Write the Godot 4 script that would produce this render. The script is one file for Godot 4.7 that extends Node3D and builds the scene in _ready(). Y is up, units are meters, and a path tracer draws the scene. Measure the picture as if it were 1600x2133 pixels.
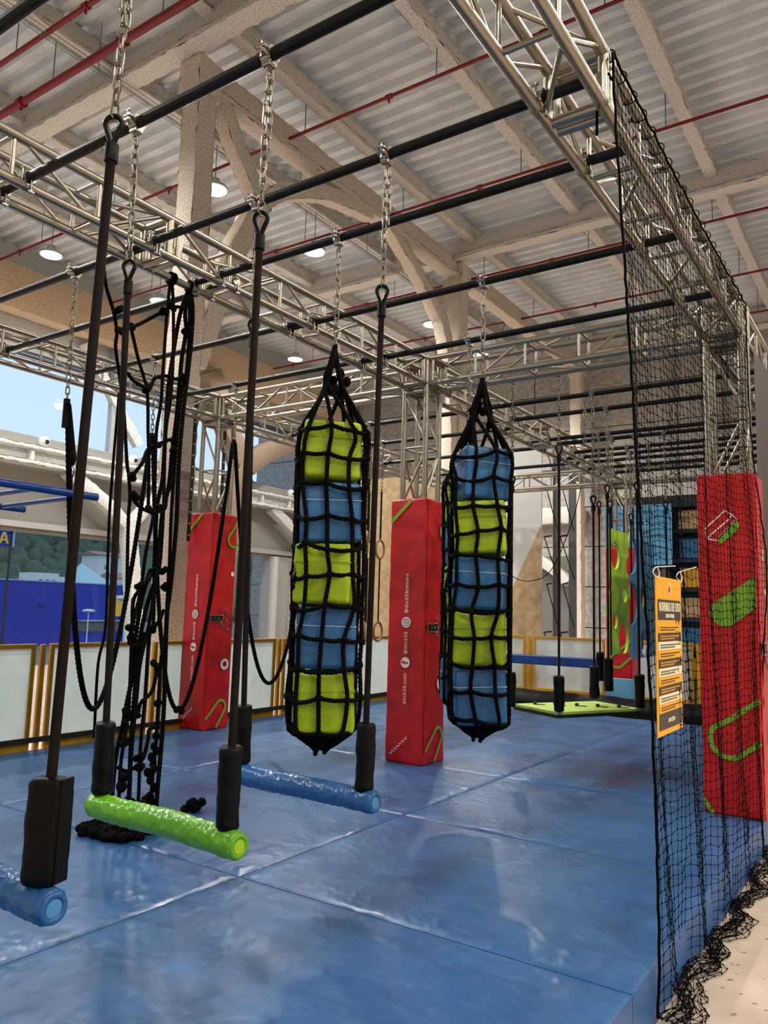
extends Node3D
# Indoor obstacle course: padded mats, silver box trusses, black pipes, hanging swings, nets and ropes.
# World: y up, metres. x runs along the black pipes, z along the long trusses; mat tops are at y = 0.

const PIPE_Y := 3.52
const LOW := 3.47
const UPP := 3.71
const MIDY := 3.59
const XR := -1.095
const XM := -3.81
const XL := -6.575
const CZ := -6.165
const FAR_Z := -12.3
const FLOOR_Y := -0.22
const ROOF_Y := 9.62

var M := {}
var used := {}
var cyl := {}
var rng := RandomNumberGenerator.new()
var nz := FastNoiseLite.new()
var link_mesh: ArrayMesh

# ------------------------------------------------------------------ mesh accumulator
class Acc:
	var v := PackedVector3Array()
	var n := PackedVector3Array()
	var uv := PackedVector2Array()
	var ix := PackedInt32Array()
	func vert(p: Vector3, q: Vector3, t := Vector2.ZERO) -> int:
		v.push_back(p); n.push_back(q); uv.push_back(t)
		return v.size() - 1
	func tri(a: int, b: int, c: int) -> void:
		var g := (v[a] - v[c]).cross(v[a] - v[b])
		if g.dot(n[a] + n[b] + n[c]) < 0.0:
			ix.push_back(a); ix.push_back(c); ix.push_back(b)
		else:
			ix.push_back(a); ix.push_back(b); ix.push_back(c)
	func quad(a: int, b: int, c: int, d: int) -> void:
		tri(a, b, c); tri(a, c, d)
	func flat(a: Vector3, b: Vector3, c: Vector3, d: Vector3, out: Vector3) -> void:
		var q := (b - a).cross(c - a).normalized()
		if q.length() < 0.5: q = (c - a).cross(d - a).normalized()
		if q.dot(out) < 0.0: q = -q
		quad(vert(a, q, Vector2(0, 0)), vert(b, q, Vector2(1, 0)), vert(c, q, Vector2(1, 1)), vert(d, q, Vector2(0, 1)))
	func box(c: Vector3, s: Vector3, bv := 0.0, basis := Basis()) -> void:
		# a box with chamfered edges
		var h := s * 0.5
		bv = minf(bv, minf(h.x, minf(h.y, h.z)) * 0.9)
		var ax := [Vector3(1, 0, 0), Vector3(0, 1, 0), Vector3(0, 0, 1)]
		for k in 3:
			var u: Vector3 = ax[(k + 1) % 3]; var w: Vector3 = ax[(k + 2) % 3]
			var hk: float = h[k]; var hu: float = h[(k + 1) % 3] - bv; var hw: float = h[(k + 2) % 3] - bv
			for sg in [-1.0, 1.0]:
				var o: Vector3 = ax[k] * hk * sg
				flat(c + basis * (o - u * hu - w * hw), c + basis * (o + u * hu - w * hw), c + basis * (o + u * hu + w * hw), c + basis * (o - u * hu + w * hw), basis * (ax[k] * sg))
			if bv > 0.0:
				for s1 in [-1.0, 1.0]:
					for s2 in [-1.0, 1.0]:
						var L: float = h[k] - bv
						var p1: Vector3 = u * h[(k + 1) % 3] * s1 + w * hw * s2
						var p2: Vector3 = u * hu * s1 + w * h[(k + 2) % 3] * s2
						flat(c + basis * (p1 - ax[k] * L), c + basis * (p1 + ax[k] * L), c + basis * (p2 + ax[k] * L), c + basis * (p2 - ax[k] * L), basis * (u * s1 + w * s2))
		if bv > 0.0:
			for sx in [-1.0, 1.0]:
				for sy in [-1.0, 1.0]:
					for sz in [-1.0, 1.0]:
						var g := Vector3(sx, sy, sz)
						var q := basis * g.normalized()
						var a := vert(c + basis * Vector3(sx * h.x, sy * (h.y - bv), sz * (h.z - bv)), q)
						var b := vert(c + basis * Vector3(sx * (h.x - bv), sy * h.y, sz * (h.z - bv)), q)
						var d := vert(c + basis * Vector3(sx * (h.x - bv), sy * (h.y - bv), sz * h.z), q)
						tri(a, b, d)
	func sweep(pts: PackedVector3Array, r: float, sides := 8, lobes := 0, pitch := 0.1, closed := false, noise: FastNoiseLite = null, amp := 0.0, rs := PackedFloat32Array()) -> void:
		var m := pts.size()
		if m < 2: return
		var t0 := (pts[1] - pts[0]).normalized()
		var u := t0.cross(Vector3.UP if absf(t0.y) < 0.9 else Vector3.RIGHT).normalized()
		var s := 0.0
		var first := v.size()
		for j in m:
			var t: Vector3
			if closed: t = (pts[(j + 1) % m] - pts[(j - 1 + m) % m]).normalized()
			else: t = (pts[mini(j + 1, m - 1)] - pts[maxi(j - 1, 0)]).normalized()
			u = (u - t * u.dot(t)).normalized()
			var w := t.cross(u)
			if j > 0: s += pts[j].distance_to(pts[j - 1])
			var rr := r if rs.is_empty() else rs[j]
			for k in sides:
				var a := TAU * k / sides
				var d := u * cos(a) + w * sin(a)
				var q := rr
				if lobes: q *= 1.0 + 0.13 * cos(lobes * a - TAU * s / pitch * lobes)
				if noise: q += amp * noise.get_noise_3dv(pts[j] * 1.0 + d * rr)
				vert(pts[j] + d * q, d, Vector2(float(k) / sides, s))
		var rings := m if closed else m - 1
		for j in rings:
			var j2 := (j + 1) % m
			for k in sides:
				var k2 := (k + 1) % sides
				quad(first + j * sides + k, first + j * sides + k2, first + j2 * sides + k2, first + j2 * sides + k)
		if not closed:
			for e in [0, m - 1]:
				var t: Vector3 = (pts[0] - pts[1]).normalized() if e == 0 else (pts[m - 1] - pts[m - 2]).normalized()
				var c := vert(pts[e], t)
				var ring := []
				for k in sides: ring.append(vert(v[first + e * sides + k], t))
				for k in sides: tri(c, ring[k], ring[(k + 1) % sides])
	func tube(a: Vector3, b: Vector3, r: float, sides := 8) -> void:
		sweep(PackedVector3Array([a, b]), r, sides)
	func ball(c: Vector3, r: Vector3, rings := 5, sides := 7, noise: FastNoiseLite = null, amp := 0.0) -> void:
		var first := v.size()
		for j in rings + 1:
			var e := PI * j / rings
			for k in sides:
				var a := TAU * k / sides
				var d := Vector3(sin(e) * cos(a), cos(e), sin(e) * sin(a))
				var f := 1.0 + (amp * noise.get_noise_3dv(c * 3.0 + d * r * 2.0) if noise else 0.0)
				vert(c + d * r * f, (d / r).normalized())
		for j in rings:
			for k in sides:
				var k2 := (k + 1) % sides
				quad(first + j * sides + k, first + j * sides + k2, first + (j + 1) * sides + k2, first + (j + 1) * sides + k)
	func mesh() -> ArrayMesh:
		var arr := []
		arr.resize(Mesh.ARRAY_MAX)
		arr[Mesh.ARRAY_VERTEX] = v; arr[Mesh.ARRAY_NORMAL] = n; arr[Mesh.ARRAY_TEX_UV] = uv; arr[Mesh.ARRAY_INDEX] = ix
		var am := ArrayMesh.new()
		am.add_surface_from_arrays(Mesh.PRIMITIVE_TRIANGLES, arr)
		return am

# ------------------------------------------------------------------ scene helpers
func numbered(called: String) -> String:
	var k: int = used.get(called, 0)
	used[called] = k + 1
	return called if k == 0 else "%s_%03d" % [called, k]

func tag(o: Node, label: String, category: String, group := "") -> void:
	o.set_meta("label", label); o.set_meta("category", category)
	if group: o.set_meta("group", group)

func thing(called: String, label: String, category: String, at := Vector3.ZERO, group := "", turn := 0.0) -> Node3D:
	var o := Node3D.new()
	o.name = numbered(called); add_child(o)
	o.position = at; o.rotation.y = turn
	tag(o, label, category, group)
	return o

func part(parent: Node, called: String, mesh: Mesh, mat: Material, xf := Transform3D()) -> MeshInstance3D:
	var o := MeshInstance3D.new()
	o.mesh = mesh; o.material_override = mat
	o.cast_shadow = GeometryInstance3D.SHADOW_CASTING_SETTING_ON
	if parent == self:
		o.name = numbered(called); add_child(o)
	else:
		o.name = called; parent.add_child(o, true)
	o.transform = xf
	return o

func group_part(parent: Node, called: String, at := Vector3.ZERO) -> Node3D:
	var o := Node3D.new()
	o.name = called; parent.add_child(o, true); o.position = at
	return o

func struct(called: String, mesh: Mesh, mat: Material) -> MeshInstance3D:
	var o := part(self, called, mesh, mat)
	o.set_meta("kind", "structure")
	return o

func rod(parent: Node, called: String, a: Vector3, b: Vector3, r: float, mat: Material, sides := 12) -> MeshInstance3D:
	if not cyl.has(sides):
		var c := CylinderMesh.new()
		c.top_radius = 1.0; c.bottom_radius = 1.0; c.height = 1.0; c.radial_segments = sides; c.rings = 0
		cyl[sides] = c
	var d := b - a
	var y := d.normalized()
	var x := y.cross(Vector3.UP if absf(y.y) < 0.9 else Vector3.RIGHT).normalized()
	return part(parent, called, cyl[sides], mat, Transform3D(Basis(x * r, d, x.cross(y) * r), (a + b) * 0.5))

func slab(parent: Node, called: String, c: Vector3, s: Vector3, mat: Material, bv := 0.004) -> MeshInstance3D:
	var a := Acc.new()
	a.box(Vector3.ZERO, s, bv)
	return part(parent, called, a.mesh(), mat, Transform3D(Basis(), c))

func wall_box(called: String, lo: Vector3, hi: Vector3, mat: Material) -> MeshInstance3D:
	var a := Acc.new()
	a.box((lo + hi) * 0.5, hi - lo, 0.0)
	return struct(called, a.mesh(), mat)

func smooth(raw: Array, ds: float) -> PackedVector3Array:
	# Catmull-Rom through the points, about ds apart
	var out := PackedVector3Array()
	for j in raw.size() - 1:
		var p0: Vector3 = raw[maxi(j - 1, 0)]; var p1: Vector3 = raw[j]; var p2: Vector3 = raw[j + 1]; var p3: Vector3 = raw[mini(j + 2, raw.size() - 1)]
		var k := maxi(1, int(ceil(p1.distance_to(p2) / ds)))
		for i in k:
			out.push_back(p1.cubic_interpolate(p2, p0, p3, float(i) / k))
	out.push_back(raw[raw.size() - 1])
	return out

func sag(a: Vector3, b: Vector3, drop: float, k := 40) -> Array:
	# a hanging rope: parabola from a to b whose lowest point is drop below the chord
	var out := []
	for i in k + 1:
		var t := float(i) / k
		out.append(a.lerp(b, t) - Vector3(0, drop * 4.0 * t * (1.0 - t), 0))
	return out

# ------------------------------------------------------------------ materials
func noise_image(seed_: int, freq: float, oct: int, size := 512, type := FastNoiseLite.TYPE_SIMPLEX_SMOOTH) -> Image:
	var f := FastNoiseLite.new()
	f.seed = seed_; f.frequency = freq; f.noise_type = type
	f.fractal_octaves = oct
	return f.get_seamless_image(size, size)

func bump(seed_: int, freq: float, oct: int, strength: float, size := 512) -> ImageTexture:
	var im := noise_image(seed_, freq, oct, size)
	im.bump_map_to_normal_map(strength)
	return ImageTexture.create_from_image(im)

func tint(seed_: int, freq: float, oct: int, a: Color, b: Color, size := 512, lo := 0.25, hi := 0.75) -> ImageTexture:
	# two base colours mixed by noise (sRGB)
	var src := noise_image(seed_, freq, oct, size)
	src.convert(Image.FORMAT_RGB8)
	var data := src.get_data()
	for i in size * size:
		var t := clampf((data[i * 3] / 255.0 - lo) / (hi - lo), 0.0, 1.0)
		data[i * 3] = int(255.0 * lerpf(a.r, b.r, t)); data[i * 3 + 1] = int(255.0 * lerpf(a.g, b.g, t)); data[i * 3 + 2] = int(255.0 * lerpf(a.b, b.b, t))
	return ImageTexture.create_from_image(Image.create_from_data(size, size, false, Image.FORMAT_RGB8, data))

func mk(called: String, c: Color, rough := 0.6, metal := 0.0) -> StandardMaterial3D:
	var m := StandardMaterial3D.new()
	m.resource_name = called
	m.albedo_color = c; m.roughness = rough; m.metallic = metal
	M[called] = m
	return m

func tri(m: StandardMaterial3D, scale: float) -> StandardMaterial3D:
	m.uv1_triplanar = true; m.uv1_world_triplanar = true
	m.uv1_scale = Vector3(scale, scale, scale)
	return m

func materials() -> void:
	var m: StandardMaterial3D
	m = mk("alu", Color(0.67, 0.64, 0.58), 0.33, 1.0)
	m = mk("chrome", Color(0.66, 0.64, 0.61), 0.22, 1.0)
	m = mk("chain", Color(0.56, 0.53, 0.48), 0.25, 1.0)
	m = mk("pipe", Color.WHITE, 0.38); m.metallic_specular = 0.35
	m.albedo_texture = tint(3, 0.02, 4, Color(0.03, 0.029, 0.028), Color(0.085, 0.08, 0.072)); tri(m, 1.5)
	m = mk("rope", Color(0.05, 0.045, 0.042), 0.95); m.metallic_specular = 0.2
	m = mk("cord", Color(0.045, 0.042, 0.04), 0.95); m.metallic_specular = 0.15
	m = mk("strap", Color(0.115, 0.09, 0.08), 0.8); m.metallic_specular = 0.25
	m = mk("leather", Color(0.024, 0.021, 0.02), 0.45); m.metallic_specular = 0.3
	m.normal_enabled = true; m.normal_texture = bump(11, 0.02, 4, 3.0); m.normal_scale = 0.5; tri(m, 2.0)
	m = mk("mat", Color.WHITE, 0.3); m.metallic_specular = 0.32
	m.albedo_texture = mat_texture(); m.roughness_texture = rough_texture(); m.roughness = 1.0
	m.roughness_texture_channel = BaseMaterial3D.TEXTURE_CHANNEL_RED
	m.normal_enabled = true; m.normal_texture = bump(21, 0.035, 4, 3.0, 1024); m.normal_scale = 0.12; tri(m, 0.42)
	m = mk("mat_edge", Color(0.18, 0.37, 0.60), 0.4)
	m = mk("red", Color.WHITE, 0.38)
	m.albedo_texture = tint(31, 0.008, 4, Color(0.68, 0.05, 0.07), Color(0.76, 0.075, 0.09)); tri(m, 1.0)
	m.normal_enabled = true; m.normal_texture = bump(32, 0.025, 4, 4.0); m.normal_scale = 0.25
	m = mk("lime", Color.WHITE, 0.45)
	m.albedo_texture = tint(41, 0.012, 4, Color(0.58, 0.69, 0.01), Color(0.66, 0.76, 0.02)); tri(m, 2.0)
	m.normal_enabled = true; m.normal_texture = bump(42, 0.03, 4, 4.0); m.normal_scale = 0.2
	m = mk("block_blue", Color.WHITE, 0.4)
	m.albedo_texture = tint(43, 0.012, 4, Color(0.12, 0.36, 0.56), Color(0.18, 0.43, 0.63)); tri(m, 2.0)
	m.normal_enabled = true; m.normal_texture = bump(44, 0.03, 4, 4.0); m.normal_scale = 0.2
	m = mk("bar_green", Color(0.41, 0.70, 0.13), 0.26)
	m = mk("bar_blue", Color(0.16, 0.38, 0.62), 0.28)
	m = mk("cap_green", Color(0.66, 0.83, 0.10), 0.5)
	m = mk("cap_blue", Color(0.30, 0.58, 0.78), 0.5)
	m = mk("print_green", Color(0.45, 0.63, 0.13), 0.5)
	m = mk("print_white", Color(0.92, 0.88, 0.84), 0.5)
	m = mk("print_black", Color(0.06, 0.05, 0.05), 0.5)
	m = mk("print_red", Color(0.78, 0.07, 0.09), 0.45)
	m = mk("piping_white", Color(0.78, 0.84, 0.88), 0.5)
	m = mk("foam", Color.WHITE, 0.95)
	m.albedo_texture = tint(51, 0.05, 5, Color(0.76, 0.73, 0.70), Color(0.90, 0.88, 0.85), 512, 0.25, 0.7); tri(m, 1.1)
	m.normal_enabled = true; m.normal_texture = bump(52, 0.05, 5, 6.0); m.normal_scale = 1.0
	m = mk("foam_beige", Color.WHITE, 0.95)
	m.albedo_texture = tint(50, 0.05, 5, Color(0.76, 0.70, 0.64), Color(0.90, 0.85, 0.79), 512, 0.25, 0.7); tri(m, 1.1)
	m.normal_enabled = true; m.normal_texture = M.foam.normal_texture; m.normal_scale = 1.0
	m = mk("foam_tan", Color.WHITE, 0.95)
	m.albedo_texture = tint(53, 0.05, 5, Color(0.68, 0.56, 0.44), Color(0.86, 0.77, 0.65), 512, 0.3, 0.6); tri(m, 1.1)
	m.normal_enabled = true; m.normal_texture = bump(54, 0.05, 5, 6.0); m.normal_scale = 1.0
	m = mk("foam_tan_shaded", Color.WHITE, 0.95)  # tan foam darkened in its colour for the backlit shade behind the mesh
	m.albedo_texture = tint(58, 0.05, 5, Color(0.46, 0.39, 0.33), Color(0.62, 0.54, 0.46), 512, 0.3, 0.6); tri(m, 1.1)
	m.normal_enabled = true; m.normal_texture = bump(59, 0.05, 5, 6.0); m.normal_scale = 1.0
	m = mk("foam_white", Color.WHITE, 0.95)
	m.albedo_texture = tint(55, 0.05, 5, Color(0.76, 0.76, 0.74), Color(0.92, 0.92, 0.90), 512, 0.25, 0.7); tri(m, 0.9)
	m.normal_enabled = true; m.normal_texture = bump(56, 0.05, 5, 6.0); m.normal_scale = 1.0
	m = mk("deck", Color.WHITE, 0.7)
	m.albedo_texture = tint(57, 0.006, 5, Color(0.79, 0.81, 0.83), Color(0.87, 0.89, 0.91)); tri(m, 0.35)
	m = mk("sprinkler", Color(0.47, 0.04, 0.07), 0.45)
	m = mk("wire", Color(0.42, 0.43, 0.43), 0.5, 0.6)
	m = mk("concrete", Color.WHITE, 0.8)
	m.albedo_texture = concrete_texture(); tri(m, 0.5)
	m = mk("wall_panel", Color.WHITE, 0.9)
	m.albedo_texture = tint(62, 0.02, 5, Color(0.60, 0.58, 0.56), Color(0.70, 0.68, 0.66)); tri(m, 0.5)
	m = mk("wall_joint", Color(0.42, 0.41, 0.40), 0.9)
	m = mk("wall_white", Color(0.80, 0.80, 0.79), 0.8)
	m = mk("soffit", Color(0.66, 0.65, 0.63), 0.9)
	m = mk("bulkhead", Color(0.56, 0.55, 0.53), 0.7)
	m = mk("frame_grey", Color(0.40, 0.43, 0.47), 0.5, 0.3)
	m = mk("post_grey", Color(0.62, 0.64, 0.67), 0.5)
	m = mk("steel_grey", Color(0.40, 0.40, 0.40), 0.5, 0.2)
	m = mk("fence_yellow", Color(0.80, 0.60, 0.09), 0.45)
	m = mk("fence_panel", Color.WHITE, 0.6)
	m.albedo_texture = tint(63, 0.01, 4, Color(0.90, 0.94, 0.94), Color(0.95, 0.97, 0.97)); tri(m, 0.8)
	m.backlight_enabled = true; m.backlight = Color(0.95, 1.0, 1.0)
	m = mk("rail_black", Color(0.07, 0.06, 0.06), 0.6)
	m = mk("wood_ring", Color(0.60, 0.44, 0.28), 0.5)
	m = mk("ply", Color.WHITE, 0.7)
	m.albedo_texture = tint(64, 0.01, 4, Color(0.69, 0.57, 0.41), Color(0.76, 0.65, 0.49)); tri(m, 0.8)
	m = mk("board_white", Color(0.80, 0.80, 0.78), 0.7)
	m = mk("board_lime", Color(0.72, 0.85, 0.18), 0.45)
	m = mk("board_blue", Color(0.18, 0.46, 0.62), 0.45)
	m = mk("beam_blue", Color(0.07, 0.24, 0.55), 0.4)
	m = mk("tube_blue", Color(0.05, 0.25, 0.55), 0.3)
	m = mk("platform_green", Color(0.70, 0.83, 0.36), 0.5)
	m = mk("dark_green", Color(0.06, 0.16, 0.10), 0.6)
	m = mk("purple", Color(0.20, 0.19, 0.42), 0.6)
	m = mk("sea_blue", Color(0.38, 0.64, 0.80), 0.5)
	m = mk("tarp", Color(0.24, 0.21, 0.19), 0.7)
	m = mk("tie_white", Color(0.88, 0.87, 0.84), 0.5)
	m = mk("sign_yellow", Color(0.96, 0.68, 0.04), 0.45)
	m = mk("sign_cream", Color(0.97, 0.92, 0.78), 0.45)
	m = mk("sign_black", Color(0.19, 0.16, 0.14), 0.45)
	m = mk("nozzle_white", Color(0.86, 0.86, 0.85), 0.4)
	m = mk("nozzle_black", Color(0.02, 0.02, 0.02), 0.6)
	m = mk("lamp_body", Color(0.70, 0.71, 0.72), 0.5, 0.3)
	m = mk("lamp_glow", Color(1, 1, 1), 0.5)
	m.emission_enabled = true; m.emission = Color(1.0, 0.96, 0.90); m.emission_energy_multiplier = 6.0
	m = mk("glass", Color(0.5, 0.58, 0.6, 0.025), 0.02); m.metallic_specular = 0.3
	m.transparency = BaseMaterial3D.TRANSPARENCY_ALPHA
	m = mk("mesh", Color(0.07, 0.065, 0.065, 0.22), 1.0)
	m.transparency = BaseMaterial3D.TRANSPARENCY_ALPHA; m.metallic_specular = 0.0
	m = mk("shop_blue", Color(0.02, 0.17, 0.66), 0.9); m.metallic_specular = 0.2
	m = mk("shop_yellow", Color(0.98, 0.76, 0.16), 0.6)
	m = mk("shop_window", Color(0.32, 0.33, 0.34), 0.3)
	m = mk("shop_trim", Color(0.60, 0.72, 0.85), 0.5)
	m = mk("house_white", Color(0.84, 0.86, 0.86), 0.8)
	m = mk("roof_tile", Color(0.62, 0.45, 0.40), 0.8)
	m = mk("pyramid", Color(0.66, 0.80, 0.82), 0.4)
	m = mk("hill", Color.WHITE, 1.0)
	m.albedo_texture = tint(71, 0.03, 5, Color(0.20, 0.27, 0.25), Color(0.33, 0.41, 0.36)); tri(m, 0.02)
	m = mk("tree", Color.WHITE, 1.0)
	m.albedo_texture = tint(72, 0.05, 5, Color(0.17, 0.25, 0.21), Color(0.35, 0.44, 0.36)); tri(m, 0.12)
	m = mk("asphalt", Color(0.40, 0.40, 0.41), 0.9)

func streaks(seed_: int, freq: float, oct: int, size: int, squeeze: int) -> PackedByteArray:
	# noise drawn out in one direction: rubbing and drag marks
	var im := noise_image(seed_, freq, oct, size)
	im.convert(Image.FORMAT_L8)
	var tall: Image = im.duplicate()
	tall.resize(size, size / squeeze, Image.INTERPOLATE_LANCZOS)
	var out := Image.create(size, size, false, Image.FORMAT_L8)
	for k in squeeze: out.blit_rect(tall, Rect2i(0, 0, size, size / squeeze), Vector2i(0, k * size / squeeze))
	return out.get_data()

func mat_texture() -> ImageTexture:
	# blue vinyl with pale scuff streaks and rubbed patches
	var size := 1024
	var a := noise_image(22, 0.005, 5, size); var b := noise_image(23, 0.014, 5, size)
	for im in [a, b]: im.convert(Image.FORMAT_L8)
	var da: PackedByteArray = a.get_data(); var db: PackedByteArray = b.get_data()
	var dc := streaks(24, 0.012, 5, size, 4); var dd := streaks(26, 0.05, 4, size, 8)
	var out := PackedByteArray(); out.resize(size * size * 3)
	for i in size * size:
		var t := da[i] / 255.0 * 0.5 + dc[i] / 255.0 * 0.5
		var s := smoothstep(0.5, 0.8, db[i] / 255.0) * smoothstep(0.45, 0.8, dd[i] / 255.0) + 0.3 * smoothstep(0.6, 0.9, dc[i] / 255.0)
		var r := lerpf(0.165, 0.235, t); var g := lerpf(0.325, 0.405, t); var bl := lerpf(0.515, 0.595, t)
		r = lerpf(r, 0.42, s * 0.5); g = lerpf(g, 0.50, s * 0.5); bl = lerpf(bl, 0.63, s * 0.5)
		out[i * 3] = int(r * 255.0); out[i * 3 + 1] = int(g * 255.0); out[i * 3 + 2] = int(bl * 255.0)
	return ImageTexture.create_from_image(Image.create_from_data(size, size, false, Image.FORMAT_RGB8, out))

func rough_texture() -> ImageTexture:
	return tint(25, 0.006, 5, Color(0.20, 0.20, 0.20), Color(0.46, 0.46, 0.46), 512, 0.0, 1.0)

func concrete_texture() -> ImageTexture:
	var size := 1024
	var a := noise_image(60, 0.006, 5, size); var b := noise_image(61, 0.025, 4, size)
	for im in [a, b]: im.convert(Image.FORMAT_L8)
	var da: PackedByteArray = a.get_data(); var db: PackedByteArray = b.get_data()
	var out := PackedByteArray(); out.resize(size * size * 3)
	for i in size * size:
		var t := da[i] / 255.0
		var s := clampf((db[i] / 255.0 - 0.80) / 0.05, 0.0, 1.0)
		var k := 1.0 - 0.38 * s
		out[i * 3] = int(lerpf(0.67, 0.76, t) * k * 255.0); out[i * 3 + 1] = int(lerpf(0.60, 0.69, t) * k * 255.0); out[i * 3 + 2] = int(lerpf(0.535, 0.625, t) * k * 255.0)
	return ImageTexture.create_from_image(Image.create_from_data(size, size, false, Image.FORMAT_RGB8, out))

# ------------------------------------------------------------------ scene
func _ready() -> void:
	rng.seed = 39
	nz.seed = 7; nz.frequency = 6.0; nz.fractal_octaves = 3
	var cam := Camera3D.new()
	cam.name = "camera"; add_child(cam)
	cam.position = Vector3(0, 1.355, 0)
	cam.rotation_order = EULER_ORDER_YXZ
	cam.rotation_degrees = Vector3(7.1535, 34.382, 1.608)
	cam.fov = rad_to_deg(2.0 * atan(1066.5 / 1611.75))
	cam.near = 0.05; cam.far = 2000.0
	cam.current = true
	var we := WorldEnvironment.new()
	we.name = "environment"; add_child(we)
	var env := Environment.new()
	we.environment = env
	env.background_mode = Environment.BG_SKY
	var sky := Sky.new(); var sm := ProceduralSkyMaterial.new()
	sm.sky_top_color = Color(0.72, 0.84, 0.97); sm.sky_horizon_color = Color(0.80, 0.90, 0.98); sm.sky_curve = 0.25
	sm.ground_bottom_color = Color(0.40, 0.41, 0.42); sm.ground_horizon_color = Color(0.70, 0.74, 0.78)
	sm.sky_energy_multiplier = 1.55
	sky.sky_material = sm; env.sky = sky
	env.tonemap_mode = Environment.TONE_MAPPER_LINEAR
	env.tonemap_exposure = 0.72
	env.sdfgi_enabled = true; env.ssao_enabled = true; env.ssil_enabled = true
	materials()
	print("materials")
	build_hall(); print("hall")
	build_outside(); print("outside")
	build_mats(); print("mats")
	build_trusses(); print("trusses")
	build_pipes()
	build_pillars(); print("pillars")
	build_fences()
	build_trapezes(); print("trapezes")
	build_block_nets(); print("block nets")
	build_ropes(); print("ropes")
	build_side_net(); print("side net")
	build_far(); print("far")

# ------------------------------------------------------------------ the hall
func foam_bar(a: Acc, pts: Array, w: float, h: float, side: Vector3, step := 0.09, amp := 0.022) -> void:
	# a sprayed-on coating over a bar of rectangular section; side is the direction of w
	var line := smooth(pts, step)
	var m := line.size()
	var per := 4
	var cnt := per * 4
	var first := a.v.size()
	for j in m:
		var t := (line[mini(j + 1, m - 1)] - line[maxi(j - 1, 0)]).normalized()
		var u := (side - t * side.dot(t)).normalized()
		var q := t.cross(u).normalized()
		var dirs := [u, q, -u, -q]
		for k in 4:
			var nn: Vector3 = dirs[k]; var al: Vector3 = dirs[(k + 1) % 4]
			var hn := (w if k % 2 == 0 else h) * 0.5
			var hl := (h if k % 2 == 0 else w) * 0.5
			for i in per:
				var f := -1.0 + 2.0 * i / (per - 1)
				var p: Vector3 = line[j] + nn * hn + al * hl * f
				var e := amp * nz.get_noise_3dv(p * 1.3)
				var corner := 0.35 * hn * 0.12 if absf(f) > 0.99 else 0.0
				a.vert(p + nn * (e - corner) + al * (nz.get_noise_3dv(p * 1.3 + Vector3(9, 3, 1)) * amp * (1.0 if absf(f) > 0.99 else 0.2) - f * corner), (nn + al * f * 0.35).normalized())
	for j in m - 1:
		for k in 4:
			for i in per - 1:
				var b := first + j * cnt + k * per + i
				a.quad(b, b + 1, b + cnt + 1, b + cnt)
	for e in [0, m - 1]:
		var o := first + int(e) * cnt
		var out: Vector3 = (line[0] - line[1]) if e == 0 else (line[m - 1] - line[m - 2])
		a.flat(a.v[o], a.v[o + per], a.v[o + 2 * per], a.v[o + 3 * per], out)

func foam_thing(called: String, label: String, category: String, bars: Array, mat: Material, group := "") -> Node3D:
	# bars: [part name, points, w, h, side]
	var t := thing(called, label, category, Vector3.ZERO, group)
	for b in bars:
		var a := Acc.new()
		foam_bar(a, b[1], b[2], b[3], b[4])
		part(t, b[0], a.mesh(), mat)
	return t

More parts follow.
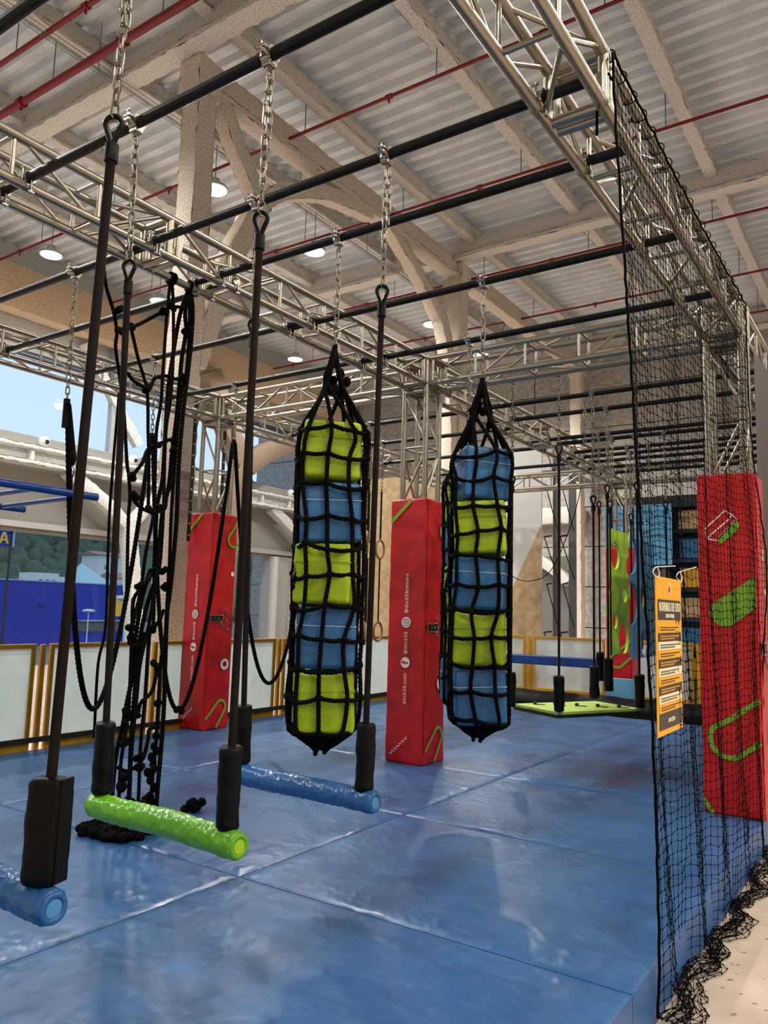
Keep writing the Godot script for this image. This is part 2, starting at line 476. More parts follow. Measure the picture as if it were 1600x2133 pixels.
func build_hall() -> void:
	var X0 := -17.6; var X1 := 14.0; var Z0 := -22.6; var Z1 := 8.0
	wall_box("floor", Vector3(X0, FLOOR_Y - 0.3, Z0), Vector3(X1, FLOOR_Y, Z1), M.concrete)
	# corrugated roof deck, ribs along x
	var a := Acc.new()
	var p := 0.3; var z := Z1
	var prof := [[0.0, 0.0], [0.11, 0.0], [0.15, 0.1], [0.26, 0.1], [0.3, 0.0]]
	while z > Z0:
		for k in 4:
			var z1: float = z - prof[k][0]; var z2: float = z - prof[k + 1][0]
			var y1: float = ROOF_Y + prof[k][1]; var y2: float = ROOF_Y + prof[k + 1][1]
			a.flat(Vector3(X0, y1, z1), Vector3(X1, y1, z1), Vector3(X1, y2, z2), Vector3(X0, y2, z2), Vector3.DOWN)
		z -= p
	a.box(Vector3((X0 + X1) / 2, ROOF_Y + 0.26, (Z0 + Z1) / 2), Vector3(X1 - X0, 0.3, Z1 - Z0))
	struct("ceiling", a.mesh(), M.deck)
	# walls with thickness
	wall_box("wall_right", Vector3(X1, FLOOR_Y - 0.3, Z0), Vector3(X1 + 0.3, ROOF_Y + 0.3, Z1), M.wall_white)
	wall_box("wall_near", Vector3(X0, FLOOR_Y - 0.3, Z1), Vector3(X1, ROOF_Y + 0.3, Z1 + 0.3), M.wall_white)
	var wb := Node3D.new(); wb.name = "wall_back"; add_child(wb); wb.set_meta("kind", "structure")
	slab(wb, "backing", Vector3((X0 + X1) / 2, 4.7, Z0 - 0.2), Vector3(X1 - X0, 10.4, 0.3), M.wall_joint, 0.0)
	var pw := 6.0; var ph := 1.2   # horizontal concrete panels
	for i in 6:
		for j in 8:
			var cx := X1 - pw * (i + 0.5) + 0.3; var cy := FLOOR_Y + ph * (j + 0.5)
			slab(wb, "panel", Vector3(cx, cy, Z0 + 0.02), Vector3(pw - 0.03, ph - 0.025, 0.14), M.wall_panel, 0.01)
	wall_box("painted_recess_1", Vector3(-10.4, FLOOR_Y, Z0 + 0.05), Vector3(-8.3, 3.1, Z0 + 0.16), M.wall_joint)  # flat panel, its dark tone standing in for a shaded recess
	# left facade: sprayed edge beam, upper window, bulkhead, girder, lower window
	wall_box("wall_left", Vector3(-17.6, 7.24, Z0), Vector3(-17.2, ROOF_Y + 0.3, Z1), M.wall_white)
	foam_thing("edge_beam", "long tan fireproofed edge beam above the upper window", "beam", [["flange", [Vector3(-16.8, 8.42, 2.0), Vector3(-16.8, 8.42, -22.3)], 0.5, 1.05, Vector3.RIGHT]], M.foam_tan)
	wall_box("trim_1", Vector3(-17.6, 4.44, Z0), Vector3(-17.05, 4.9, Z1), M.soffit)
	wall_box("trim_2", Vector3(-17.6, 2.98, Z0), Vector3(-17.3, 4.44, Z1), M.soffit)
	wall_box("trim_3", Vector3(-17.6, 3.02, Z0), Vector3(-17.12, 3.16, Z1), M.soffit)
	var bk := thing("bulkhead_duct", "grey duct band with round air nozzles below the upper window", "duct", Vector3(-16.95, 5.0, 0))
	slab(bk, "duct", Vector3(0, 0, -7.3), Vector3(0.5, 0.24, 30.4), M.bulkhead, 0.02)
	foam_thing("girder", "white sprayed girder under the nozzle band", "beam", [
		["flange", [Vector3(-16.75, 4.84, 2.0), Vector3(-16.75, 4.84, -22.3)], 0.42, 0.10, Vector3.RIGHT],
		["web", [Vector3(-16.8, 4.65, 2.0), Vector3(-16.8, 4.65, -22.3)], 0.10, 0.32, Vector3.RIGHT],
		["flange", [Vector3(-16.75, 4.48, 2.0), Vector3(-16.75, 4.48, -22.3)], 0.42, 0.10, Vector3.RIGHT]], M.foam_white)
	var stiff := 0
	for k in 9:
		var zz := -8.6 - 1.28 * k
		stiff += 1
		slab(get_node("girder"), "stiffener", Vector3(-16.68, 4.66, zz), Vector3(0.2, 0.30, 0.09), M.foam_white, 0.01)
	for e in [[-7.66, "behind the left rope"], [-10.18, "second from the picture edge"], [-12.69, "next to the grey window post"], [-15.8, "behind the tan branching column"], [-18.95, "beside the hanging lime block"]]:
		var o := thing("air_nozzle", "white round air nozzle with black mouth, " + e[1], "air nozzle", Vector3(-16.68, 5.02, e[0]), "air nozzles on the duct")
		var s := Acc.new(); s.ball(Vector3.ZERO, Vector3(0.13, 0.14, 0.14), 10, 16)
		part(o, "shell", s.mesh(), M.nozzle_white)
		s = Acc.new(); s.tube(Vector3(0.08, -0.005, -0.005), Vector3(0.137, -0.01, -0.01), 0.052, 16)
		part(o, "mouth", s.mesh(), M.nozzle_black)
	# glazing
	var w1 := Node3D.new(); w1.name = "window_1"; add_child(w1); w1.set_meta("kind", "structure")
	var w2 := Node3D.new(); w2.name = "window_2"; add_child(w2); w2.set_meta("kind", "structure")
	for k in 6:
		var z1 := 5.0 - 4.4 * k; var z2 := z1 - 4.36
		slab(w1, "pane", Vector3(-17.4, 6.17, (z1 + z2) / 2), Vector3(0.02, 2.1, z1 - z2), M.glass, 0.0)
	slab(w1, "head_frame", Vector3(-17.35, 7.2, -8.0), Vector3(0.16, 0.1, 27.0), M.frame_grey, 0.005)
	slab(w1, "sill_frame", Vector3(-17.35, 5.13, -8.0), Vector3(0.16, 0.06, 27.0), M.frame_grey, 0.005)
	for zz in [-1.2, -5.45, -10.0, -14.55]:
		rod(w2, "mullion", Vector3(-17.4, FLOOR_Y, zz), Vector3(-17.4, 2.98, zz), 0.03, M.rail_black, 8)
	for k in 5:
		var zs := [3.3, -1.2, -5.45, -10.0, -14.55, -18.6]
		slab(w2, "pane", Vector3(-17.4, 1.38, (zs[k] + zs[k + 1]) / 2), Vector3(0.02, 3.2, absf(zs[k] - zs[k + 1]) - 0.02), M.glass, 0.0)
	slab(w2, "head_frame", Vector3(-17.38, 2.96, -8.0), Vector3(0.2, 0.07, 22.0), M.soffit, 0.005)
	# end of the lower glazing: jamb, grey panels
	wall_box("wall_left_end", Vector3(-17.6, FLOOR_Y, Z0), Vector3(-17.2, 2.98, -18.7), M.soffit)
	slab(get_node("wall_left_end"), "panel", Vector3(-17.17, 1.4, -20.6), Vector3(0.06, 2.8, 2.0), M.wall_panel, 0.01)
	slab(get_node("wall_left_end"), "jamb", Vector3(-17.15, 1.4, -18.85), Vector3(0.14, 3.1, 0.2), M.wall_white, 0.01)
	wall_box("wall_left_near", Vector3(-17.6, FLOOR_Y, 3.3), Vector3(-17.2, 7.24, Z1), M.soffit)
	# white branching struts below the girder
	for k in 3:
		var zc: float = [-5.6, -12.75, -20.0][k]
		foam_thing("branching_strut", ["white sprayed branching strut at the far left window", "white sprayed Y strut in front of the lower window", "white sprayed branching strut beside the grey end panel"][k], "strut", [
			["trunk", [Vector3(-16.75, FLOOR_Y, zc - 0.5), Vector3(-16.75, 1.6, zc - 0.28), Vector3(-16.75, 3.45, zc + 0.05)], 0.32, 0.36, Vector3.RIGHT],
			["arm", [Vector3(-16.75, 3.3, zc + 0.05), Vector3(-16.75, 3.8, zc + 0.75), Vector3(-16.75, 4.46, zc + 1.9)], 0.28, 0.32, Vector3.RIGHT],
			["arm", [Vector3(-16.75, 3.3, zc), Vector3(-16.75, 3.8, zc - 0.45), Vector3(-16.75, 4.46, zc - 0.95)], 0.26, 0.30, Vector3.RIGHT]], M.foam_white, "struts under the girder")
	# tan branching column carrying the edge beam
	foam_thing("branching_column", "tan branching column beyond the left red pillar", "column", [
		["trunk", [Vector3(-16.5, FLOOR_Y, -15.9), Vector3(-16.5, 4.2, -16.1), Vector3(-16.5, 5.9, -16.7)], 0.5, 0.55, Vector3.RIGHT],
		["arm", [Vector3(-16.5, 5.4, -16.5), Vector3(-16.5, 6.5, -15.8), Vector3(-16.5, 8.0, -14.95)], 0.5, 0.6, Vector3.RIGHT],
		["arm", [Vector3(-16.5, 5.5, -16.6), Vector3(-16.5, 6.2, -17.7), Vector3(-16.5, 6.75, -19.3), Vector3(-16.5, 7.3, -20.6)], 0.5, 0.6, Vector3.RIGHT]], M.foam_tan_shaded)
	# roof beams and purlins, sprayed
	var k_ := 0
	for zz in [0.9, -6.5, -14.1, -21.6]:
		foam_thing("roof_beam", ["sprayed roof beam crossing above the camera", "sprayed roof beam over the tall left column", "sprayed roof beam crossing behind the right truss", "sprayed roof beam along the back wall"][k_], "beam", [
			["flange", [Vector3(X0, 8.99, zz), Vector3(X1, 8.99, zz)], 0.30, 0.09, Vector3.BACK],
			["web", [Vector3(X0, 9.2, zz), Vector3(X1, 9.2, zz)], 0.12, 0.36, Vector3.BACK]], M.foam)
		k_ += 1
	k_ = 0
	for xx in [-14.4, -12.0, -9.62, -7.5, -5.2, -2.65, -0.1, 2.5, 5.1]:
		var where: String = ["over the far lamp row", "between the two lamp rows", "beside the nearer lamp row", "alongside the column beam", "third from the right truss", "nearest left of the right truss", "over the right truss", "outside the frame on the right", "farthest right"][k_]
		foam_thing("purlin", "pale sprayed roof purlin " + where, "purlin", [
			["flange", [Vector3(xx, 9.28, Z1), Vector3(xx, 9.28, Z0)], 0.20, 0.07, Vector3.RIGHT],
			["web", [Vector3(xx, 9.44, Z1), Vector3(xx, 9.44, Z0)], 0.09, 0.30, Vector3.RIGHT]], M.foam, "roof purlins")
		k_ += 1
	# tall columns with their branching braces
	var brace1 := [
		["brace_trunk", [Vector3(-8.0, 4.6, -6.95), Vector3(-8.0, 6.4, -7.55), Vector3(-8.0, 7.6, -8.15)], 0.26, 0.3, Vector3.RIGHT],
		["brace_arm", [Vector3(-8.0, 7.4, -8.1), Vector3(-8.0, 8.1, -7.5), Vector3(-8.0, 8.75, -7.05)], 0.24, 0.26, Vector3.RIGHT],
		["brace_arm", [Vector3(-8.0, 7.5, -8.1), Vector3(-8.0, 7.9, -8.6), Vector3(-8.0, 8.35, -9.6), Vector3(-8.0, 8.60, -10.9)], 0.24, 0.28, Vector3.RIGHT]]
	var brace2 := [
		["brace_trunk", [Vector3(-8.0, 3.2, -14.2), Vector3(-8.0, 6.6, -13.9), Vector3(-8.0, 7.7, -13.4)], 0.26, 0.3, Vector3.RIGHT],
		["brace_arm", [Vector3(-8.0, 7.5, -13.45), Vector3(-8.0, 8.1, -12.6), Vector3(-8.0, 8.65, -11.5)], 0.24, 0.26, Vector3.RIGHT],
		["brace_arm", [Vector3(-8.0, 7.5, -13.45), Vector3(-8.0, 8.2, -13.9), Vector3(-8.0, 8.75, -14.3)], 0.22, 0.24, Vector3.RIGHT]]
	for k in 4:
		var cz: float = [0.8, -6.8, -14.35, -21.7][k]
		foam_thing("hall_column", ["sprayed column behind the viewer", "tall sprayed column with Y brace behind the left trusses", "sprayed column with Y brace under the second roof beam", "sprayed column against the back wall"][k], "column", [
			["shaft", [Vector3(-8.0, FLOOR_Y, cz), Vector3(-8.0, 8.93, cz)], 0.34, 0.34, Vector3.RIGHT],
			["head", [Vector3(-8.0, 8.4, cz), Vector3(-8.0, 8.93, cz)], 0.42, 0.44, Vector3.RIGHT]] + [[], brace1, brace2, []][k], M.foam_beige, "hall columns")
	foam_thing("column_beam", "sprayed beam joining the tall column heads", "beam", [["flange", [Vector3(-8.0, 8.62, -6.98), Vector3(-8.0, 8.62, -21.6)], 0.30, 0.10, Vector3.RIGHT], ["web", [Vector3(-8.0, 8.85, -6.98), Vector3(-8.0, 8.85, -21.6)], 0.14, 0.40, Vector3.RIGHT]], M.foam_beige)
	# sprinkler pipes
	k_ = 0
	for s in [[-5.77, 0.055, 8.8], [-5.2, 0.035, 8.9], [-8.6, 0.026, 8.8], [-11.46, 0.026, 8.8], [-14.8, 0.026, 8.8], [-17.55, 0.026, 8.8], [-20.0, 0.026, 8.8]]:
		var o := thing("sprinkler_pipe", ["thick red sprinkler main beside the first roof beam", "thin red sprinkler pipe nearest the top left corner", "red sprinkler pipe crossing behind the tall column", "red sprinkler pipe crossing above the right truss", "red sprinkler pipe behind the second roof beam", "red sprinkler pipe above the cross truss", "red sprinkler pipe near the back wall"][k_], "pipe", Vector3.ZERO, "red sprinkler pipes")
		rod(o, "pipe", Vector3(-16.4, s[2], s[0]), Vector3(6.0, s[2], s[0]), s[1], M.sprinkler, 12)
		for i in 9:
			var xx := -15.6 + 2.4 * i
			rod(o, "collar", Vector3(xx - 0.05, s[2], s[0]), Vector3(xx + 0.05, s[2], s[0]), s[1] * 1.5, M.sprinkler, 10)
			rod(o, "hanger", Vector3(xx + 0.8, s[2], s[0]), Vector3(xx + 0.8, ROOF_Y, s[0]), 0.008, M.wire, 5)
			rod(o, "head", Vector3(xx, s[2] - s[1] * 1.2, s[0]), Vector3(xx, s[2] - s[1] - 0.07, s[0]), 0.016, M.sprinkler, 6)
		k_ += 1
	# wire trays that carry the lamps
	for k in 2:
		var xx: float = [-9.25, -14.1][k]
		var o := thing("wire_tray", ["thin wire cable tray beside the nearer lamp row", "thin wire cable tray beside the far lamp row"][k], "cable tray")
		for dx in [-0.05, 0.0, 0.05]: rod(o, "wire", Vector3(xx + dx, 8.85, 6.0), Vector3(xx + dx, 8.85, -22.0), 0.005, M.wire, 5)
		for dx in [-0.05, 0.05]: rod(o, "wire", Vector3(xx + dx, 8.91, 6.0), Vector3(xx + dx, 8.91, -22.0), 0.005, M.wire, 5)
		for i in 12: rod(o, "hanger", Vector3(xx, 8.85, 5.0 - 2.2 * i), Vector3(xx, ROOF_Y, 5.0 - 2.2 * i), 0.006, M.wire, 5)
	# high-bay lamps
	var where := {"-9.6/-8.6": "beside the tall left column", "-9.6/-11.3": "behind the black pipes at top centre", "-9.6/-15.9": "beside the second branching brace", "-9.6/-18.6": "farthest of the nearer row", "-14.4/-8.6": "at the left edge", "-14.4/-11.4": "above the black cargo net", "-14.4/-16.3": "above the lime block net"}
	for xx in [-14.4, -9.6, 0.5, 5.2, 10.0]:  # right-hand rows are out of view; the outermost is added for bounce light
		for zz in ([-16.3, -11.4, -8.6, -3.6, 1.2] if xx == -14.4 else [-18.6, -15.9, -11.3, -8.6, -3.6, 1.2] if xx == -9.6 else [-18.0, -12.5, -7.5, -2.5, 3.0]):
			var key := "%.1f/%.1f" % [xx, zz]
			var o := thing("high_bay_lamp", "round glowing high-bay lamp " + (where[key] if where.has(key) else ("over the hall at %s" % ("the unseen near side" if zz > -5 else "the unseen right side"))), "lamp", Vector3(xx, 8.42, zz), "round ceiling lamps")
			var b := Acc.new()
			b.sweep(PackedVector3Array([Vector3(0, 0.0, 0), Vector3(0, 0.05, 0), Vector3(0, 0.07, 0), Vector3(0, 0.2, 0)]), 0.2, 18, 0, 0.1, false, null, 0.0, PackedFloat32Array([0.235, 0.225, 0.10, 0.08]))
			part(o, "housing", b.mesh(), M.lamp_body)
			b = Acc.new(); b.tube(Vector3(0, -0.012, 0), Vector3(0, 0.01, 0), 0.205, 20)
			part(o, "glowing_lens", b.mesh(), M.lamp_glow)
			rod(o, "hanger", Vector3(0, 0.24, 0), Vector3(0, ROOF_Y - 8.42, 0), 0.008, M.wire, 5)
			var l := SpotLight3D.new()
			l.name = "lamp_light"; o.add_child(l)
			l.position = Vector3(0, -0.03, 0); l.rotation_degrees = Vector3(-90, 0, 0)
			l.spot_angle = 80.0; l.spot_angle_attenuation = 0.6; l.spot_range = 60.0; l.spot_attenuation = 2.0
			l.light_size = 0.2; l.shadow_enabled = true
			l.light_color = Color(1.0, 0.97, 0.93) if xx > 0.0 else Color(1.0, 0.99, 0.97)
			l.light_energy = 62.0 if xx < 0.0 else 35.0

func build_outside() -> void:
	wall_box("ground_outside", Vector3(-400, -6.0, -420), Vector3(-17.7, -4.4, 200), M.asphalt)
	# grey steel post, brace and railing just outside the upper window
	var rl := thing("railing", "dark handrail outside the upper window", "railing", Vector3(-17.9, 0, 0))
	rod(rl, "rail", Vector3(0, 5.36, 3), Vector3(0, 5.36, -22), 0.025, M.rail_black, 8)
	for k in 14: rod(rl, "post", Vector3(0, 4.5, 2.0 - 1.7 * k), Vector3(0, 5.36, 2.0 - 1.7 * k), 0.018, M.rail_black, 8)
	wall_box("trim_4", Vector3(-19.2, 4.5, -22.6), Vector3(-17.62, 4.85, 8.0), M.soffit)
	var ps := thing("steel_post", "pale grey steel post standing in the upper window", "post", Vector3(-17.0, 5.1, -12.25))
	slab(ps, "shaft", Vector3(0, 1.4, 0), Vector3(0.2, 2.8, 0.24), M.post_grey, 0.01)
	var a := Acc.new()
	foam_bar(a, [Vector3(0, 2.7, 1.0), Vector3(0.1, 0.4, -0.75)], 0.2, 0.26, Vector3.RIGHT)
	part(ps, "brace", a.mesh(), M.foam_white)
	# blue store
	var s := thing("blue_store", "big blue store building outside the lower window", "building", Vector3(-90, -4.4, -55))
	slab(s, "wall", Vector3(-6, 4.05, -2.6), Vector3(12, 8.1, 24.0), M.shop_blue, 0.0)
	slab(s, "yellow_panel", Vector3(0.15, 5.2, -12.2), Vector3(0.3, 2.85, 2.4), M.shop_yellow, 0.02)
	slab(s, "window_band", Vector3(0.05, 2.45, -10.5), Vector3(0.2, 1.35, 8.0), M.shop_window, 0.0)
	slab(s, "canopy", Vector3(0.5, 3.2, -10.5), Vector3(1.0, 0.14, 8.0), M.shop_trim, 0.0)
	slab(s, "roof_edge", Vector3(0.02, 8.05, -2.6), Vector3(0.2, 0.14, 24.0), M.shop_trim, 0.0)
	for zz in [5.0, -1.4]: slab(s, "spout", Vector3(0.25, 5.15, zz), Vector3(0.5, 0.12, 1.1), M.dark_green, 0.0)
	var fa := Acc.new()   # the store's tower sign, only its end with one letter shows
	fa.box(Vector3.ZERO, Vector3(0.6, 1.75, 9.0), 0.05)
	var sg := thing("tower_sign", "blue tower sign with a yellow letter at the left edge", "sign", Vector3(-84, 8.05, -43.9))
	part(sg, "board", fa.mesh(), M.shop_blue)
	slab(sg, "rim", Vector3(0.1, 0.0, -4.5), Vector3(0.65, 1.85, 0.2), M.shop_trim, 0.03)
	rod(sg, "mast", Vector3(-0.2, -12.0, 2.0), Vector3(-0.2, -0.8, 2.0), 0.35, M.shop_blue, 10)
	var tm := TextMesh.new()
	tm.text = "A"; tm.font = sans(true); tm.font_size = 64; tm.pixel_size = 0.027; tm.depth = 0.2
	part(sg, "letter", tm, M.shop_yellow, Transform3D(Basis(Vector3.UP, PI / 2), Vector3(0.35, 0.0, -3.35)))
	# lamp posts in the car park
	for lp in [[Vector3(-80, -4.4, -56.2), 4.5, "standing before the blue store"], [Vector3(-46, -4.4, -35.3), 5.9, "beside the white strut"]]:
		var o := thing("car_park_lamp", "thin white car park lamp post " + lp[2], "lamp post", lp[0], "car park lamps")
		rod(o, "pole", Vector3.ZERO, Vector3(0, lp[1], 0), 0.07, M.house_white, 8)
		var b := Acc.new(); b.ball(Vector3(0, lp[1] + 0.1, 0), Vector3(0.75, 0.22, 0.75), 6, 12)
		part(o, "head", b.mesh(), M.house_white)
	# houses behind the store
	for h in [[Vector3(-150, 2.0, -93.0), Vector3(6, 4.8, 5.2), false, "white flat-roofed building above the store roof, farthest left"], [Vector3(-162, 2.0, -106.5), Vector3(5, 4.6, 4.6), false, "low white building beside the glass pyramid"], [Vector3(-210, 6.0, -153.5), Vector3(8, 9.5, 14), true, "white house with tiled roof on the hillside"], [Vector3(-150, 2.0, -113.0), Vector3(6, 4.6, 7.0), true, "white house with pinkish roof behind the yellow panel"]]:
		var o := thing("house", h[3], "house", h[0], "houses outside")
		slab(o, "wall", Vector3(0, h[1].y / 2 - 4.0, 0), Vector3(h[1].x, h[1].y + 8.0, h[1].z), M.house_white, 0.0)
		if h[2]:
			var b := Acc.new()
			var e: Vector3 = h[1]
			b.flat(Vector3(e.x * 0.6, e.y, -e.z * 0.55), Vector3(e.x * 0.6, e.y, e.z * 0.55), Vector3(0, e.y + 1.3, e.z * 0.55), Vector3(0, e.y + 1.3, -e.z * 0.55), Vector3(1, 1, 0))
			b.flat(Vector3(-e.x * 0.6, e.y, -e.z * 0.55), Vector3(-e.x * 0.6, e.y, e.z * 0.55), Vector3(0, e.y + 1.3, e.z * 0.55), Vector3(0, e.y + 1.3, -e.z * 0.55), Vector3(-1, 1, 0))
			b.flat(Vector3(-e.x * 0.6, e.y, e.z * 0.55), Vector3(e.x * 0.6, e.y, e.z * 0.55), Vector3(0, e.y + 1.3, e.z * 0.55), Vector3(0, e.y + 1.3, e.z * 0.55), Vector3(0, 0, 1))
			part(o, "roof", b.mesh(), M.roof_tile)
		for i in 3: slab(o, "window", Vector3(h[1].x / 2 + 0.02, h[1].y * 0.6, (i - 1) * h[1].z * 0.28), Vector3(0.1, 1.1, 0.8), M.shop_window, 0.0)
	var py := thing("glass_pyramid", "pale glass pyramid roof rising behind the blue store", "pyramid", Vector3(-150, 4.6, -104.6))
	var b2 := Acc.new()
	var tip := Vector3(0, 4.9, 2.0)
	var cs := [Vector3(4, 0, 4.5), Vector3(4, 0, -4.5), Vector3(-4, 0, -4.5), Vector3(-4, 0, 4.5)]
	for i in 4: b2.flat(cs[i], cs[(i + 1) % 4], tip, tip, cs[i] + cs[(i + 1) % 4])
	part(py, "roof", b2.mesh(), M.pyramid)
	slab(py, "base", Vector3(0, -3, 0), Vector3(8, 6, 9), M.house_white, 0.0)
	# wooded hill
	var hn := FastNoiseLite.new(); hn.seed = 5; hn.frequency = 0.006; hn.fractal_octaves = 4
	var ha := Acc.new()
	var nx := 50; var nq := 70
	for i in nx + 1:
		for j in nq + 1:
			var xx := -190.0 - 6.0 * i; var zz := 40.0 - 8.0 * j
			ha.vert(Vector3(xx, hill_y(xx, zz, hn), zz), Vector3(0.5, 0.8, 0), Vector2(i, j))
	for i in nx:
		for j in nq:
			var o := i * (nq + 1) + j
			ha.quad(o, o + 1, o + nq + 2, o + nq + 1)
	var hill := part(self, "hillside", ha.mesh(), M.hill)
	hill.set_meta("kind", "structure")
	var tree := Acc.new()
	var tn := FastNoiseLite.new(); tn.seed = 3; tn.frequency = 0.35; tn.fractal_octaves = 3
	tree.ball(Vector3.ZERO, Vector3(2.3, 2.7, 2.3), 7, 10, tn, 0.6)
	var mm := MultiMesh.new()
	mm.transform_format = MultiMesh.TRANSFORM_3D
	mm.mesh = tree.mesh(); mm.instance_count = 11000
	for i in 11000:
		var xx := -190.0 - 290.0 * rng.randf(); var zz := 20.0 - 460.0 * rng.randf()
		var sc := rng.randf_range(0.55, 1.5)
		mm.set_instance_transform(i, Transform3D(Basis(Vector3.UP, rng.randf() * TAU).scaled(Vector3(sc, sc * rng.randf_range(0.8, 1.5), sc)), Vector3(xx, hill_y(xx, zz, hn) + 0.8 * sc, zz)))
	var mi := MultiMeshInstance3D.new()
	mi.multimesh = mm; mi.material_override = M.tree; mi.name = "forest"; add_child(mi)
	mi.set_meta("kind", "stuff")
	tag(mi, "dense dark green forest covering the hillside outside", "forest")

func hill_y(xx: float, zz: float, hn: FastNoiseLite) -> float:
	var t := clampf((-xx - 185.0) / 240.0, 0.0, 1.0)
	return -2.0 + 98.0 * t * t * (3.0 - 2.0 * t) * clampf(0.72 + 0.0006 * -zz, 0.6, 1.0) + 7.0 * hn.get_noise_2d(xx, zz)

func sans(bold := false) -> SystemFont:
	var f := SystemFont.new()
	f.font_names = PackedStringArray(["Droid Sans"])
	f.font_weight = 700 if bold else 400
	return f

# ------------------------------------------------------------------ mats
func soft_box(s: Vector3, r: float, seg: Vector3i, bulge := 0.0, amp := 0.0, off := Vector3.ZERO, freq := 1.0) -> Acc:
	# a padded box: rounded edges, faces that swell a little, noise wrinkles
	var a := Acc.new()
	var h := s * 0.5
	var ax := [Vector3(1, 0, 0), Vector3(0, 1, 0), Vector3(0, 0, 1)]
	for k in 3:
		var u: Vector3 = ax[(k + 1) % 3]; var w: Vector3 = ax[(k + 2) % 3]
		var nu: int = seg[(k + 1) % 3]; var nw: int = seg[(k + 2) % 3]
		for sg in [-1.0, 1.0]:
			var first := a.v.size()
			for i in nu + 1:
				for j in nw + 1:
					var fu := cell(i, nu, h[(k + 1) % 3], r); var fw := cell(j, nw, h[(k + 2) % 3], r)
					var p: Vector3 = ax[k] * h[k] * sg + u * fu + w * fw
					var q := p.clamp(-(h - Vector3(r, r, r)), h - Vector3(r, r, r))
					var nn := (p - q).normalized()
					p = q + nn * r
					var eu: float = fu / h[(k + 1) % 3]; var ew: float = fw / h[(k + 2) % 3]
					p += ax[k] * sg * bulge * (1.0 - eu * eu) * (1.0 - ew * ew)
					if amp > 0.0: p += nn * amp * nz.get_noise_3dv((p + off) * freq)
					a.vert(p, nn, Vector2(fu, fw))
			for i in nu:
				for j in nw:
					var o := first + i * (nw + 1) + j
					a.quad(o, o + 1, o + nw + 2, o + nw + 1)
	if amp > 0.0 or bulge > 0.0: renormal(a)
	return a

func cell(i: int, n: int, h: float, r: float) -> float:
	# two narrow cells at each rounded edge, even cells between
	if i == 0: return -h
	if i == n: return h
	if i == 1: return -h + r * 0.5
	if i == n - 1: return h - r * 0.5
	if n == 4: return 0.0
	return lerpf(-h + r, h - r, float(i - 2) / (n - 4))

func renormal(a: Acc) -> void:
	# recompute smooth normals from the triangles (front faces run clockwise), joined by position
	var sum := {}
	for t in range(0, a.ix.size(), 3):
		var i := a.ix[t]; var j := a.ix[t + 1]; var k := a.ix[t + 2]
		var g := (a.v[i] - a.v[k]).cross(a.v[i] - a.v[j])
		for q in [i, j, k]:
			var key := Vector3i((a.v[q] * 20000.0).round())
			sum[key] = sum.get(key, Vector3.ZERO) + g
	for q in a.v.size():
		var key := Vector3i((a.v[q] * 20000.0).round())
		var g: Vector3 = sum.get(key, a.n[q])
		if g.length() > 1e-12: a.n[q] = g.normalized()

func mat_height(px: float, pz: float, dx: float, dz: float, w1: FastNoiseLite, w2: FastNoiseLite) -> float:
	# folds stand across the nearest edge, where the cover is pulled round the foam
	# cover that swells over the foam, with creases that run out from the edges
	var e := minf(dx, dz)
	var swell := 0.005 * (1.0 - exp(-e / 0.12))
	var near := exp(-e / 0.22)
	var c1 := maxf(0.0, 1.0 - absf(w1.get_noise_2d(px, pz)) * 5.0)
	var c2 := maxf(0.0, 1.0 - absf(w2.get_noise_2d(px, pz)) * 4.0)
	var fx := exp(-dx / 0.26) * w2.get_noise_2d(px * 0.22 + 30.0, pz * 0.9) + exp(-dz / 0.26) * w2.get_noise_2d(px * 0.9, pz * 0.22 - 40.0)
	return swell + (1.0 - exp(-e / 0.035)) * (0.0045 * fx + (0.0010 + 0.0035 * near) * c1 * c1 + (0.0004 + 0.0030 * near) * c2 * c2 + 0.002 * w1.get_noise_2d(px * 0.25 + 50.0, pz * 0.25))

